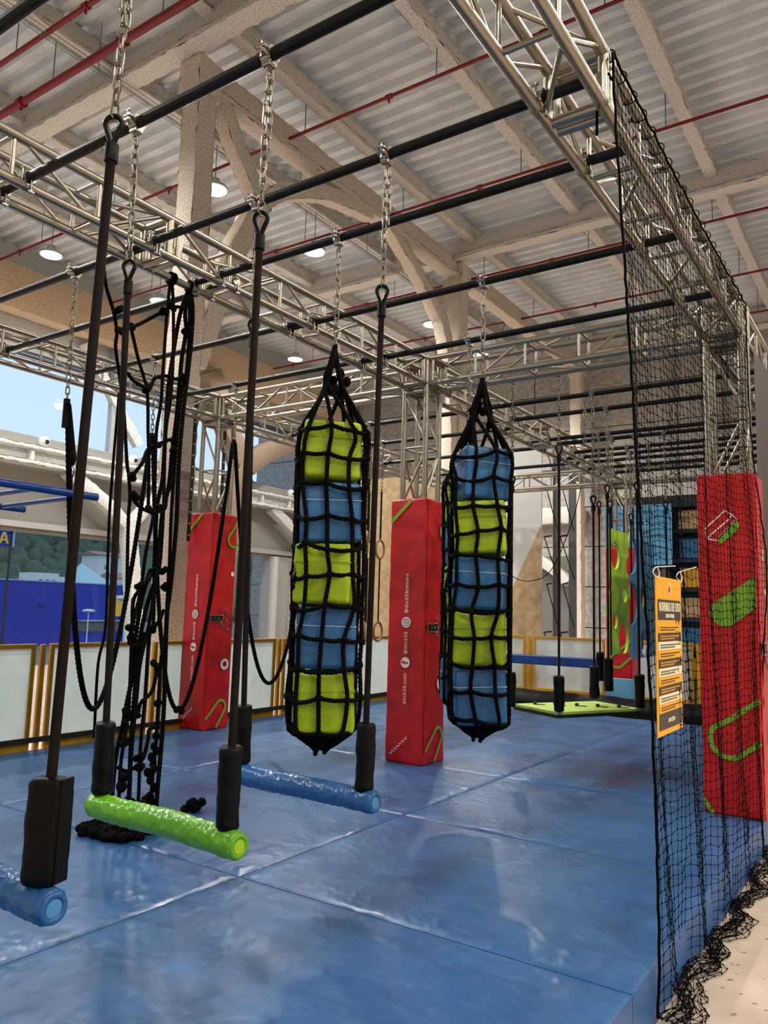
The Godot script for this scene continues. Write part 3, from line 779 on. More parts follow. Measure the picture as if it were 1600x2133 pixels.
func build_mats() -> void:
	var xs := [-0.905, -2.88, -5.06, -6.68]
	var zs := [0.06, -1.47, -3.005, -4.537, -6.07, -7.60, -9.13, -10.66]
	var w1 := FastNoiseLite.new(); w1.seed = 12; w1.frequency = 1.9; w1.fractal_octaves = 2
	w1.domain_warp_enabled = true; w1.domain_warp_amplitude = 0.5; w1.domain_warp_frequency = 1.1
	var w2 := FastNoiseLite.new(); w2.seed = 14; w2.frequency = 6.0; w2.fractal_octaves = 2
	var cols := ["by the side net", "in the middle column", "along the fence"]
	var rows := ["beside the viewer's feet", "at the bottom of the picture", "under the green and blue trapeze bars", "under the two block nets", "round the red pillars", "just behind the red pillars", "far back by the black roll"]
	for c in 3:
		for r in 7:
			var x1: float = xs[c] - 0.003; var x0: float = xs[c + 1] + 0.003
			var z1: float = zs[r] - 0.003; var z0: float = zs[r + 1] + 0.003
			var big := r > 0 and r < 5
			var nxs := 120 if big else 36; var nzs := 92 if big else 28
			var a := Acc.new()
			var sx := x1 - x0; var sz := z1 - z0
			for i in nxs + 1:
				for j in nzs + 1:
					var px := x0 + sx * i / nxs; var pz := z0 + sz * j / nzs
					var dx := minf(px - x0, x1 - px); var dz := minf(pz - z0, z1 - pz)
					var y := mat_height(px + c * 7.3, pz + r * 3.1, dx, dz, w1, w2)
					y -= 0.005 * exp(-minf(dx, dz) / 0.010)
					a.vert(Vector3(px, y, pz), Vector3.UP, Vector2(px, pz))
			for i in nxs:
				for j in nzs:
					var o := i * (nzs + 1) + j
					a.quad(o, o + 1, o + nzs + 2, o + nzs + 1)
			renormal(a)
			var t := thing("landing_mat", "blue landing mat " + cols[c] + ", " + rows[r], "mat", Vector3.ZERO, "blue landing mats")
			part(t, "cover", a.mesh(), M.mat)
			# skirt: four sides down to the floor
			var b := Acc.new()
			var edge := []
			for i in nxs + 1: edge.append(a.v[i * (nzs + 1) + nzs])
			for j in range(nzs - 1, -1, -1): edge.append(a.v[nxs * (nzs + 1) + j])
			for i in range(nxs - 1, -1, -1): edge.append(a.v[i * (nzs + 1)])
			for j in range(1, nzs): edge.append(a.v[j])
			var mid := Vector3((x0 + x1) / 2, 0, (z0 + z1) / 2)
			var m := edge.size()
			for i in m:
				var p: Vector3 = edge[i]; var q: Vector3 = edge[(i + 1) % m]
				b.flat(p, q, Vector3(q.x, FLOOR_Y + 0.001, q.z), Vector3(p.x, FLOOR_Y + 0.001, p.z), (p + q) * 0.5 - mid - Vector3(0, (p.y + q.y) * 0.5, 0))
			part(t, "skirt", b.mesh(), M.mat_edge)
			if c == 0:
				rod(t, "edge_seam", Vector3(x1 - 0.004, -0.004, z0 + 0.02), Vector3(x1 - 0.004, -0.004, z1 - 0.02), 0.0022, M.mat_edge, 6)

# ------------------------------------------------------------------ trusses
func truss(called: String, label: String, a: Vector3, b: Vector3, group: String, panel := 0.5, joints := []) -> Node3D:
	# box truss between two points of its centre line: four chords, cross frames, zigzag diagonals
	var t := thing(called, label, "truss", a, group)
	var d := b - a; var L := d.length(); var f := d / L
	var upv := Vector3.UP if absf(f.y) < 0.5 else Vector3.RIGHT
	var s := f.cross(upv).normalized()
	var u := s.cross(f).normalized()
	var h := 0.12
	for su in [-h, h]:
		for ss in [-h, h]:
			rod(t, "chord", s * ss + u * su, s * ss + u * su + d, 0.026, M.alu, 16)
	var n := maxi(1, int(round(L / panel)))
	for i in n + 1:
		var e := 0.03 if i == 0 else L - 0.03 if i == n else L * i / n
		var p := f * e
		var thick := 0.019 if (i == 0 or i == n) else 0.0115
		for sg in [-h, h]:
			rod(t, "brace", p + s * sg - u * h, p + s * sg + u * h, thick, M.alu, 10)
			rod(t, "brace", p - s * h + u * sg, p + s * h + u * sg, thick, M.alu, 10)
		if i == n: break
		var q := f * (L * (i + 1) / n - 0.05); var p2 := f * (L * i / n + 0.05)
		var flip := 1.0 if i % 2 == 0 else -1.0
		for sg in [-h, h]:
			rod(t, "brace", p2 + s * sg - u * h * flip, q + s * sg + u * h * flip, 0.0115, M.alu, 10)
			if i % 2 == 0: rod(t, "brace", p2 - s * h * signf(sg) + u * sg, q + s * h * signf(sg) + u * sg, 0.0115, M.alu, 10)
	for j in joints:   # where two lengths meet: end frames of thicker tube and pin couplers
		for e in [-0.035, 0.035]:
			var p: Vector3 = f * (j + e)
			for sg in [-h, h]:
				rod(t, "end_frame", p + s * sg - u * h, p + s * sg + u * h, 0.026, M.alu, 12)
				rod(t, "end_frame", p - s * h + u * sg, p + s * h + u * sg, 0.024, M.alu, 12)
		for su in [-h, h]:
			for ss in [-h, h]:
				rod(t, "coupler", s * ss + u * su + f * (j - 0.06), s * ss + u * su + f * (j + 0.06), 0.0275, M.alu, 12)
	return t

func truss_column(label: String, x: float, z: float, top := true) -> void:
	var t := truss("truss_column", label, Vector3(x, FLOOR_Y + 0.23, z), Vector3(x, 3.44, z), "truss columns", 0.62)
	if top:   # corner block where the beams meet
		for sx in [-0.12, 0.12]:
			for sz in [-0.12, 0.12]:
				rod(t, "corner_block", Vector3(sx, LOW - 0.05, sz), Vector3(sx, UPP + 0.02, sz), 0.032, M.alu, 12)
		for yy in [LOW, UPP]:
			for sg in [-0.12, 0.12]:
				rod(t, "corner_block", Vector3(-0.12, yy, sg), Vector3(0.12, yy, sg), 0.028, M.alu, 12)
				rod(t, "corner_block", Vector3(sg, yy, -0.12), Vector3(sg, yy, 0.12), 0.028, M.alu, 12)
		slab(t, "base_plate", Vector3(0, LOW - 0.035, 0), Vector3(0.22, 0.012, 0.22), M.alu, 0.002)
		for k in 6:
			var ang := TAU * k / 6
			rod(t, "bolt", Vector3(-0.1 + 0.035 * cos(ang), MIDY + 0.05 * sin(ang), 0.12), Vector3(-0.1 + 0.035 * cos(ang), MIDY + 0.05 * sin(ang), 0.14), 0.008, M.chrome, 6)

func build_trusses() -> void:
	truss("truss_beam", "silver box truss at upper right carrying the side net", Vector3(XR, MIDY, 1.6), Vector3(XR, MIDY, CZ + 0.15), "long trusses", 0.5, [4.6])
	truss("truss_beam", "silver box truss running from upper left to the middle red pillar", Vector3(XM, MIDY, 1.6), Vector3(XM, MIDY, CZ + 0.15), "long trusses", 0.5, [4.6])
	truss("truss_beam", "silver box truss in front of the upper window on the left", Vector3(XL, MIDY, 1.6), Vector3(XL, MIDY, CZ + 0.15), "long trusses", 0.5, [4.6])
	truss("truss_beam", "silver box truss continuing behind the right red pillar", Vector3(XR, MIDY, CZ - 0.15), Vector3(XR, MIDY, FAR_Z + 0.15), "long trusses", 0.5, [2.8])
	truss("truss_beam", "silver box truss continuing back from the middle red pillar", Vector3(XM, MIDY, CZ - 0.15), Vector3(XM, MIDY, FAR_Z + 0.15), "long trusses", 0.5, [2.8])
	truss("truss_beam", "silver box truss continuing back from the left red pillar", Vector3(XL, MIDY, CZ - 0.15), Vector3(XL, MIDY, FAR_Z + 0.15), "long trusses", 0.5, [2.8])
	truss("cross_truss", "silver cross truss between the right and middle columns", Vector3(XR - 0.15, MIDY, CZ), Vector3(XM + 0.15, MIDY, CZ), "cross trusses", 0.48)
	truss("cross_truss", "silver cross truss between the middle and left columns", Vector3(XM - 0.15, MIDY, CZ), Vector3(XL + 0.15, MIDY, CZ), "cross trusses", 0.48)
	truss("cross_truss", "far silver cross truss left of the lime hanging board", Vector3(XM - 0.15, MIDY, FAR_Z), Vector3(XL + 0.15, MIDY, FAR_Z), "cross trusses", 0.48)
	truss("cross_truss", "far silver cross truss seen through the side net", Vector3(XR - 0.15, MIDY, FAR_Z), Vector3(XM + 0.15, MIDY, FAR_Z), "cross trusses", 0.48)
	truss_column("silver truss column rising from the right red pillar", XR, CZ)
	truss_column("silver truss column rising from the middle red pillar", XM, CZ)
	truss_column("silver truss column rising from the left red pillar", XL, CZ)
	truss_column("silver truss column rising from the far red pillar", XM, FAR_Z)
	truss_column("far silver truss column at the end of the left truss", XL, FAR_Z)
	truss_column("far silver truss column hidden behind the side net", XR, FAR_Z)

# ------------------------------------------------------------------ pipes, clamps, chains
func clamp_mesh() -> ArrayMesh:
	# aluminium half coupler round a pipe along x, bolt lugs on one side, eye bolt below
	var a := Acc.new()
	a.tube(Vector3(-0.025, 0, 0), Vector3(0.025, 0, 0), 0.0345, 18)
	a.tube(Vector3(-0.025, -0.024, 0), Vector3(0.025, -0.024, 0), 0.022, 12)
	a.box(Vector3(0, -0.043, 0), Vector3(0.046, 0.016, 0.046), 0.004)
	a.box(Vector3(0, -0.012, 0.044), Vector3(0.044, 0.016, 0.034), 0.004)
	a.box(Vector3(0, 0.010, 0.043), Vector3(0.044, 0.014, 0.03), 0.004)
	a.tube(Vector3(0, -0.038, 0.05), Vector3(0, 0.036, 0.05), 0.0055, 8)
	a.box(Vector3(0, 0.036, 0.05), Vector3(0.034, 0.008, 0.01), 0.002)
	a.tube(Vector3(0, 0.0, -0.03), Vector3(0, 0.03, -0.043), 0.008, 8)
	var ring := PackedVector3Array()
	for k in 10: ring.push_back(Vector3(0, -0.066 + 0.016 * cos(TAU * k / 10), 0.016 * sin(TAU * k / 10)))
	a.sweep(ring, 0.0045, 6, 0, 0.1, true)
	return a.mesh()

var clamp_m: ArrayMesh
func clamp_part(parent: Node, at: Vector3, flip := false) -> void:
	if clamp_m == null: clamp_m = clamp_mesh()
	part(parent, "clamp", clamp_m, M.chrome, Transform3D(Basis(Vector3.UP, PI if flip else 0.0), at))

func make_link() -> ArrayMesh:
	var a := Acc.new()
	var pts := PackedVector3Array()
	for k in 7: pts.push_back(Vector3(0.0125 * cos(PI * k / 6), 0.0165 + 0.0125 * sin(PI * k / 6), 0))
	for k in 7: pts.push_back(Vector3(-0.0125 * cos(PI * k / 6), -0.0165 - 0.0125 * sin(PI * k / 6), 0))
	a.sweep(pts, 0.0042, 6, 0, 0.1, true)
	return a.mesh()

func chain_part(parent: Node, a: Vector3, b: Vector3, swing := 0.35) -> void:
	if link_mesh == null: link_mesh = make_link()
	var c := group_part(parent, "chain")
	var d := b - a; var n := maxi(2, int(round(d.length() / 0.046)))
	var y := -d.normalized()
	var x0 := y.cross(Vector3.BACK).normalized()
	for i in n:
		var p := a + d * ((i + 0.5) / n)
		var ang := swing + (PI / 2 if i % 2 else 0.0) + rng.randf_range(-0.25, 0.25)
		var x := x0.rotated(y, ang)
		var st := d.length() / n / 0.046
		part(c, "link", link_mesh, M.chain, Transform3D(Basis(x, y * st, x.cross(y)), p))

func pipe(label: String, x0: float, x1: float, z: float, group: String, y := PIPE_Y) -> Node3D:
	# black tube with clamps where it lies on the lower truss chords
	var t := thing("scaffold_pipe", label, "pipe", Vector3(x0, y, z), group)
	var a := Acc.new()
	var L := x1 - x0
	a.sweep(PackedVector3Array([Vector3(0.004, 0, 0), Vector3(L * 0.33, 0, 0), Vector3(L * 0.66, 0, 0), Vector3(L - 0.004, 0, 0)]), 0.0245, 16)
	part(t, "tube", a.mesh(), M.pipe)
	var c := Acc.new(); c.tube(Vector3(L - 0.003, 0, 0), Vector3(L, 0, 0), 0.0215, 14); c.tube(Vector3(0, 0, 0), Vector3(0.003, 0, 0), 0.0215, 14)
	part(t, "end_ring", c.mesh(), M.chain)
	for cx in [XR - 0.12, XM + 0.12, XM - 0.12, XL + 0.12]:
		if cx > x0 - 0.01 and cx < x1 + 0.01:
			var s := Acc.new()
			s.tube(Vector3(-0.022, 0, 0), Vector3(0.022, 0, 0), 0.032, 12)
			s.tube(Vector3(0, -0.05, -0.022), Vector3(0, -0.05, 0.022), 0.032, 12)
			s.box(Vector3(0, -0.03, 0), Vector3(0.04, 0.03, 0.04), 0.004)
			for q in [[Vector3(0.035, 0.012, 0.036), Vector3(0.035, 0.012, 0.0)], [Vector3(-0.0, 0.05, 0.034), Vector3(0, -0.02, 0.034)], [Vector3(0.034, -0.09, 0.0), Vector3(0.034, -0.02, 0.0)]]:
				s.tube(q[0], q[1], 0.0065, 8)
			s.box(Vector3(0, 0.045, 0.034), Vector3(0.034, 0.01, 0.01), 0.002)
			s.box(Vector3(0.034, -0.085, 0), Vector3(0.01, 0.01, 0.036), 0.002)
			part(t, "truss_clamp", s.mesh(), M.chrome, Transform3D(Basis(), Vector3(cx - x0, 0, 0)))
	return t

func build_pipes() -> void:
	var l := -3.96; var r := -1.0
	var g := "black pipes in the right bay"
	pipe("black pipe across the top left corner of the picture", l, r, -1.375, g)
	pipe("black pipe carrying the green trapeze swing", l, r, -2.045, g)
	pipe("black pipe carrying the blue trapeze in front of the red pillar", l, r, -2.85, g)
	pipe("black pipe carrying the left block net", l, r, -3.40, g)
	pipe("black pipe carrying the right block net", l, r, -4.38, g)
	pipe("black pipe just in front of the right cross truss", l, r, -5.335, g)
	pipe("black pipe just behind the right cross truss", l, r, -6.46, g)
	pipe("first black pipe beyond the cross truss, carrying the doubled chain", l, r, -7.27, g)
	pipe("second black pipe beyond the cross truss", l, r, -7.87, g)
	var k := 0
	for z in [-9.0, -9.28, -9.88, -10.23, -10.62, -11.1, -11.58]:
		pipe(["third", "fourth", "fifth", "sixth", "seventh", "eighth", "ninth"][k] + " black pipe beyond the right cross truss", l, r, z, g)
		k += 1
	g = "black pipes in the left bay"
	l = -6.62; r = -3.68
	pipe("black pipe at the left picture edge carrying the thick rope", l, r, -2.87, g)
	pipe("black pipe in front of the tan beam at left", l, r, -3.53, g)
	pipe("black pipe behind the black cargo net", l, r, -4.34, g)
	pipe("black pipe just in front of the left cross truss", l, r, -5.31, g)
	k = 0
	for z in [-7.3, -8.22, -9.4, -10.6]:
		pipe(["first", "second", "third", "fourth"][k] + " black pipe behind the left cross truss", l, r, z, g)
		k += 1

# ------------------------------------------------------------------ red padded pillars
func flat_text(parent: Node, called: String, text: String, xf: Transform3D, length: float, mat: Material, bold := false, depth := 0.002, height := 0.0) -> void:
	# lettering as thin print; xf: x along the line, y up the letters; length is the width of the line
	var tm := TextMesh.new()
	tm.text = text; tm.font = sans(bold); tm.font_size = 48; tm.pixel_size = 0.01; tm.depth = 0.1; tm.curve_step = 2.0
	var bb := tm.get_aabb()
	var s := length / bb.size.x
	var sy := s if height == 0.0 else height / bb.size.y
	part(parent, called, tm, mat, Transform3D(xf.basis * Basis.from_scale(Vector3(s, sy, depth / 0.1)), xf.origin))

func ribbon(parent: Node, called: String, pts: Array, w: float, mat: Material, xf: Transform3D, lift := 0.002) -> void:
	# a printed stripe of even width along 2D points on a face
	var a := Acc.new()
	var line := PackedVector3Array()
	for p in pts: line.push_back(Vector3(p[0], p[1], lift))
	var m := line.size()
	var first := 0
	for j in m:
		var t := (line[mini(j + 1, m - 1)] - line[maxi(j - 1, 0)]).normalized()
		var q := Vector3(-t.y, t.x, 0) * w * 0.5
		a.vert(line[j] + q, Vector3.BACK); a.vert(line[j] - q, Vector3.BACK)
	for j in m - 1: a.quad(first + 2 * j, first + 2 * j + 1, first + 2 * j + 3, first + 2 * j + 2)
	part(parent, called, a.mesh(), mat, xf)

func disc(parent: Node, called: String, c: Vector2, r: float, mat: Material, xf: Transform3D, lift := 0.002, inner := 0.0) -> void:
	var a := Acc.new()
	var n := 24
	for k in n:
		var d := Vector2(cos(TAU * k / n), sin(TAU * k / n))
		a.vert(Vector3(c.x + d.x * r, c.y + d.y * r, lift), Vector3.BACK)
		a.vert(Vector3(c.x + d.x * inner, c.y + d.y * inner, lift), Vector3.BACK)
	for k in n:
		var k2 := (k + 1) % n
		a.quad(2 * k, 2 * k2, 2 * k2 + 1, 2 * k + 1)
	part(parent, called, a.mesh(), mat, xf)

func poly(parent: Node, called: String, pts: PackedVector2Array, mat: Material, xf: Transform3D, lift := 0.002) -> void:
	var a := Acc.new()
	for p in pts: a.vert(Vector3(p.x, p.y, lift), Vector3.BACK)
	var ids := Geometry2D.triangulate_polygon(pts)
	for t in range(0, ids.size(), 3): a.tri(ids[t], ids[t + 1], ids[t + 2])
	part(parent, called, a.mesh(), mat, xf)

func arc(cx: float, cy: float, r: float, a0: float, a1: float, n := 14) -> Array:
	var out := []
	for k in n + 1:
		var a := deg_to_rad(lerpf(a0, a1, float(k) / n))
		out.append([cx + r * cos(a), cy + r * sin(a)])
	return out

func print_social(t: Node, f: Transform3D) -> void:
	# web address and account names, read upwards, with two round badges
	var up := Basis(Vector3.UP, Vector3.LEFT, Vector3.BACK)
	for s in [["dock39.com", 0.52, 0.79], ["@dock39", 0.96, 1.155], ["@dock39centers", 1.325, 1.68]]:
		flat_text(t, "lettering", s[0], f * Transform3D(up, Vector3(0.01, (s[1] + s[2]) / 2, 0.003)), s[2] - s[1], M.print_white)
	disc(t, "badge", Vector2(0.01, 0.885), 0.048, M.print_white, f)
	flat_text(t, "lettering", "f", f * Transform3D(up, Vector3(0.01, 0.885, 0.004)), 0.034, M.print_red, true)
	disc(t, "badge", Vector2(0.01, 1.243), 0.048, M.print_white, f)
	var sq := arc(0.026, 1.259, 0.012, 0, 90, 4) + arc(-0.006, 1.259, 0.012, 90, 180, 4) + arc(-0.006, 1.227, 0.012, 180, 270, 4) + arc(0.026, 1.227, 0.012, 270, 360, 4) + [[0.038, 1.259]]
	ribbon(t, "camera_mark", sq, 0.006, M.print_black, f, 0.0035)
	disc(t, "camera_mark", Vector2(0.01, 1.243), 0.015, M.print_black, f, 0.0035, 0.010)
	disc(t, "camera_mark", Vector2(-0.010, 1.263), 0.003, M.print_black, f, 0.0035)

func print_logo(t: Node, f: Transform3D, y: float, s := 1.0) -> void:
	# word and number logo with pale outline
	var ring := []
	for k in 8: ring.append(Vector3(cos(TAU * k / 8), sin(TAU * k / 8), 0) * 0.0085 * s)
	var q := [["3", Vector3(0.045 * s, y, 0), 0.085 * s, 0.185 * s, M.print_red, 0.002], ["9", Vector3(0.125 * s, y - 0.045 * s, 0), 0.083 * s, 0.185 * s, M.print_red, 0.004], ["DOCK", Vector3(-0.075 * s, y, 0), 0.165 * s, 0.066 * s, M.print_black, 0.006]]
	for e in q:   # pale outline made of the same letters set a little apart, then the letters
		for d in ring: flat_text(t, "logo_outline", e[0], f * Transform3D(Basis(), e[1] + d + Vector3(0, 0, e[5])), e[2], M.print_white, true, 0.001, e[3])
		flat_text(t, "logo", e[0], f * Transform3D(Basis(), e[1] + Vector3(0, 0, e[5] + 0.0012)), e[2], e[4], true, 0.001, e[3])

func print_side(t: Node, f: Transform3D) -> void:
	# the face with dot, logo, ring and green bands
	ribbon(t, "green_band", [[0.19, 2.34]] + [[0.13, 2.22]] + arc(0.13, 2.09, 0.085, 160, 330, 16), 0.03, M.print_green, f)
	disc(t, "dot", Vector2(0.135, 1.70), 0.026, M.print_white, f)
	print_logo(t, f, 1.20)
	disc(t, "ring_mark", Vector2(0.085, 0.70), 0.062, M.print_white, f, 0.002, 0.03)
	ribbon(t, "green_band", [[-0.16, 0.12]] + arc(0.055, 0.235, 0.075, 150, -20, 14) + [[0.0, 0.02]], 0.03, M.print_green, f)

func pillar(label: String, x: float, z: float, plain := true, h := 2.37) -> Node3D:
	var t := thing("padded_pillar", label, "padded pillar", Vector3(x, 0, z), "red padded pillars")
	var a := soft_box(Vector3(0.39, h, 0.39), 0.018, Vector3i(14, 60, 14), 0.004, 0.007, Vector3(x * 3.0, 0, z), 0.9)
	part(t, "cover", a.mesh(), M.red, Transform3D(Basis(), Vector3(0, h / 2 + 0.002, 0)))
	var s := soft_box(Vector3(0.006, h - 0.02, 0.075), 0.002, Vector3i(5, 50, 6), 0.0, 0.008, Vector3(1, 2, z), 2.5)
	part(t, "closure_flap", s.mesh(), M.red, Transform3D(Basis(), Vector3(0.199, h / 2, 0.14)))
	var front := Transform3D(Basis(), Vector3(0, 0, 0.205))
	var side := Transform3D(Basis(Vector3.UP, PI / 2), Vector3(0.207, 0, 0))
	if plain:
		print_social(t, front); print_side(t, side)
		poly(t, "green_band", PackedVector2Array([Vector2(-0.18, 2.137), Vector2(-0.18, 2.187), Vector2(0.005, 2.352), Vector2(0.055, 2.352)]), M.print_green, front)
		var zig := []
		for k in 15: zig.append([-0.13 + 0.0125 * k + (0.0075 if k % 2 else -0.0075), 0.075 + 0.0115 * k - (0.0075 if k % 2 else -0.0075)])
		ribbon(t, "zigzag", zig, 0.009, M.print_white, front)
	return t

func build_pillars() -> void:
	pillar("red padded pillar between the two block nets", XM, CZ)
	pillar("red padded pillar at left behind the hanging ropes", XL, CZ)
	var t := pillar("red padded pillar with green shapes behind the side net", XR, CZ, false, 2.40)
	var f := Transform3D(Basis(), Vector3(0, 0, 0.205))
	var side := Transform3D(Basis(Vector3.UP, PI / 2), Vector3(0.206, 0, 0))
	# white outlined capsule with green side
	ribbon(t, "capsule_outline", [[-0.14, 2.0], [0.0, 2.13], [0.045, 2.10], [0.03, 2.07], [-0.13, 1.93], [-0.14, 2.0]], 0.01, M.print_white, f)
	ribbon(t, "capsule_outline", [[0.045, 2.10], [0.075, 2.065], [-0.06, 1.915], [-0.13, 1.93]], 0.01, M.print_white, f)
	poly(t, "capsule_side", PackedVector2Array([Vector2(0.075, 2.065), Vector2(-0.06, 1.92), Vector2(-0.03, 1.89), Vector2(0.07, 1.97), Vector2(0.095, 2.02)]), M.print_green, f)
	var leaf := PackedVector2Array([Vector2(0.19, 1.66), Vector2(0.19, 1.44)])
	for p in arc(-0.02, 1.40, 0.10, -50, -220, 14): leaf.push_back(Vector2(p[0], p[1]))
	poly(t, "green_drop", leaf, M.print_green, f)
	ribbon(t, "green_band", [[0.19, 0.80], [-0.03, 0.64]] + arc(-0.01, 0.52, 0.125, 140, 300, 16) + [[0.19, 0.52]], 0.035, M.print_green, f)
	ribbon(t, "green_band", [[-0.19, 0.10], [-0.13, 0.01]], 0.03, M.print_green, f)
	print_logo(t, side, 1.15, 1.1)
	disc(t, "dot", Vector2(0.05, 1.55), 0.03, M.print_white, side)
	ribbon(t, "spark_mark", [[-0.02, 1.78], [0.04, 1.86]], 0.012, M.print_white, side)
	ribbon(t, "spark_mark", [[0.03, 1.78], [-0.01, 1.86]], 0.012, M.print_white, side)
	ribbon(t, "green_band", arc(0.1, 0.55, 0.07, 60, 260, 12), 0.025, M.print_green, side)
	# far pillar with pale blue foot
	t = pillar("far red pillar behind the lime and blue hanging boards", XM, FAR_Z, false, 2.42)
	f = Transform3D(Basis(), Vector3(0, 0, 0.205))
	poly(t, "green_band", PackedVector2Array([Vector2(-0.19, 1.33), Vector2(0.19, 1.62), Vector2(0.19, 1.83), Vector2(-0.19, 1.52)]), M.print_green, f)
	ribbon(t, "green_band", [[0.19, 0.98], [-0.03, 0.78]] + arc(-0.02, 0.67, 0.11, 130, 300, 14) + [[0.19, 0.72]], 0.035, M.print_green, f)
	slab(t, "foot_cover", Vector3(0, 0.2, 0), Vector3(0.42, 0.4, 0.42), M.sea_blue, 0.01)

# ------------------------------------------------------------------ fences and mesh curtain
func fence_panel(label: String, a: Vector3, b: Vector3) -> void:
	var t := thing("framed_fence", label, "fence", Vector3.ZERO, "yellow framed fence panels")
	var d := (b - a).normalized(); var L := a.distance_to(b)
	var rot := Basis(d, Vector3.UP, d.cross(Vector3.UP))
	var c := (a + b) * 0.5
	var q := [["sheet", Vector3(0, 0.48, 0), Vector3(L - 0.05, 0.86, 0.012), M.fence_panel], ["stile", Vector3(-L / 2 + 0.02, 0.47, 0), Vector3(0.04, 0.94, 0.04), M.fence_yellow], ["stile", Vector3(L / 2 - 0.02, 0.47, 0), Vector3(0.04, 0.94, 0.04), M.fence_yellow],
		["top_rail", Vector3(0, 0.925, 0), Vector3(L, 0.04, 0.05), M.fence_yellow], ["bottom_rail", Vector3(0, -0.04, 0), Vector3(L, 0.20, 0.045), M.fence_yellow]]
	for p in q:
		var s := Acc.new()
		if p[0] == "sheet":   # a single translucent sheet held in the frame
			var h: Vector3 = p[2] * 0.5
			s.flat(Vector3(-h.x, -h.y, 0), Vector3(h.x, -h.y, 0), Vector3(h.x, h.y, 0), Vector3(-h.x, h.y, 0), Vector3.BACK)
		else: s.box(Vector3.ZERO, p[2], 0.004)
		part(t, p[0], s.mesh(), p[3], Transform3D(rot, c + rot * p[1]))

func build_fences() -> void:
	var js := [-1.5, -2.9, -4.29, -5.6, -6.6, -7.58, -9.0, -10.5, -12.5]
	var lab := ["at the near left outside the frame", "at the left picture edge", "behind the cargo net", "beside the tall column foot", "behind the left red pillar", "right of the left red pillar", "behind the block net", "at the far left corner"]
	var X := -6.76
	for k in 8:
		fence_panel("white fence panel in yellow frame " + lab[k], Vector3(X, 0, js[k] - 0.075), Vector3(X, 0, js[k + 1] + 0.075))
		var p := thing("barrier_post", "yellow square fence post " + lab[k], "post", Vector3(X, FLOOR_Y, js[k]), "yellow fence posts")
		slab(p, "tube", Vector3(0, 0.58, 0), Vector3(0.045, 1.16, 0.045), M.fence_yellow, 0.004)
	var xs := [-6.7, -5.62, -4.2, -2.8, -1.3]
	lab = ["behind the far rope swings", "behind the blue balance beam", "behind the far red pillar", "seen through the side net"]
	for k in 4:
		fence_panel("white fence panel in yellow frame " + lab[k], Vector3(xs[k] + 0.075, 0.02, -12.85), Vector3(xs[k + 1] - 0.075, 0.02, -12.85))
		var p := thing("barrier_post", "yellow square fence post " + lab[k], "post", Vector3(xs[k + 1], FLOOR_Y, -12.85), "yellow fence posts")
		slab(p, "tube", Vector3(0, 0.59, 0), Vector3(0.06, 1.18, 0.05), M.fence_yellow, 0.004)
	var r := thing("black_hem_rail", "black rail along the foot of the left fence", "rail", Vector3(-6.69, 0.085, 0))
	slab(r, "bar", Vector3(0, 0, -5.5), Vector3(0.03, 0.045, 13.0), M.rail_black, 0.004)
	var mc := thing("mesh_curtain", "fine dark mesh curtain hanging along the left truss", "mesh curtain", Vector3(-6.72, 0, 0))
	slab(mc, "mesh", Vector3(0, 1.9, -5.4), Vector3(0.004, 3.7, 13.0), M.mesh, 0.0)
	var eb := thing("eyelet_band", "black hem band with pale eyelets along the left truss", "band", Vector3(-6.735, 3.735, 0))
	slab(eb, "band", Vector3(0, 0, -5.4), Vector3(0.006, 0.06, 13.0), M.rail_black, 0.002)
	for k in 60:
		var s := 0.0125
		rod(eb, "eyelet", Vector3(0.003, 0, -2.0 - 0.155 * k), Vector3(0.006, 0, -2.0 - 0.155 * k), s, M.nozzle_white, 8)
	for k in 2:
		var zz: float = [CZ + 0.25, CZ - 0.22][k]
		var vb := thing("eyelet_band", ["upright black eyelet band left of the left column", "upright black eyelet band right of the left column"][k], "band", Vector3(-6.70, 2.0, zz))
		slab(vb, "band", Vector3(0, 0.9, 0), Vector3(0.006, 1.7, 0.05), M.rail_black, 0.002)
		for i in 13: rod(vb, "eyelet", Vector3(0.003, 0.12 + 0.13 * i, 0), Vector3(0.006, 0.12 + 0.13 * i, 0), 0.01, M.nozzle_white, 8)

# ------------------------------------------------------------------ trapeze swings
func strap_loop(t: Node, at: Vector3, foot: float, r := 0.0125, to := Vector3.INF) -> void:
	# eye of the strap with its metal thimble and ferrule, then the strap itself down to foot
	var a := Acc.new()
	var pts := PackedVector3Array()
	for k in 13:
		var ang := -PI * 0.2 + PI * 1.4 * k / 12
		pts.push_back(at + Vector3(0.026 * cos(ang) * 0.83, -0.024 + 0.027 * sin(ang), -0.026 * cos(ang) * 0.56))
	var tail := at + Vector3(0, -0.10, 0)
	pts.insert(0, tail); pts.push_back(tail)
	a.sweep(pts, 0.0085, 8)
	part(t, "strap_eye", a.mesh(), M.leather)
	a = Acc.new()
	var q := PackedVector3Array()
	for p in pts: q.push_back(at + Vector3(0, -0.040, 0) + (p - at - Vector3(0, -0.040, 0)) * 0.68)
	a.sweep(q, 0.0045, 6)
	part(t, "thimble", a.mesh(), M.chain)
	rod(t, "ferrule", at + Vector3(0, -0.092, 0), at + Vector3(0, -0.15, 0), 0.0205, M.leather, 14)
	var s := Acc.new()
	var low := Vector3(at.x, foot, at.z) if to == Vector3.INF else Vector3(to.x, foot, to.z)
	s.sweep(PackedVector3Array([at + Vector3(0, -0.12, 0), (at + low) * 0.5, low]), r, 10)
	part(t, "strap", s.mesh(), M.strap)

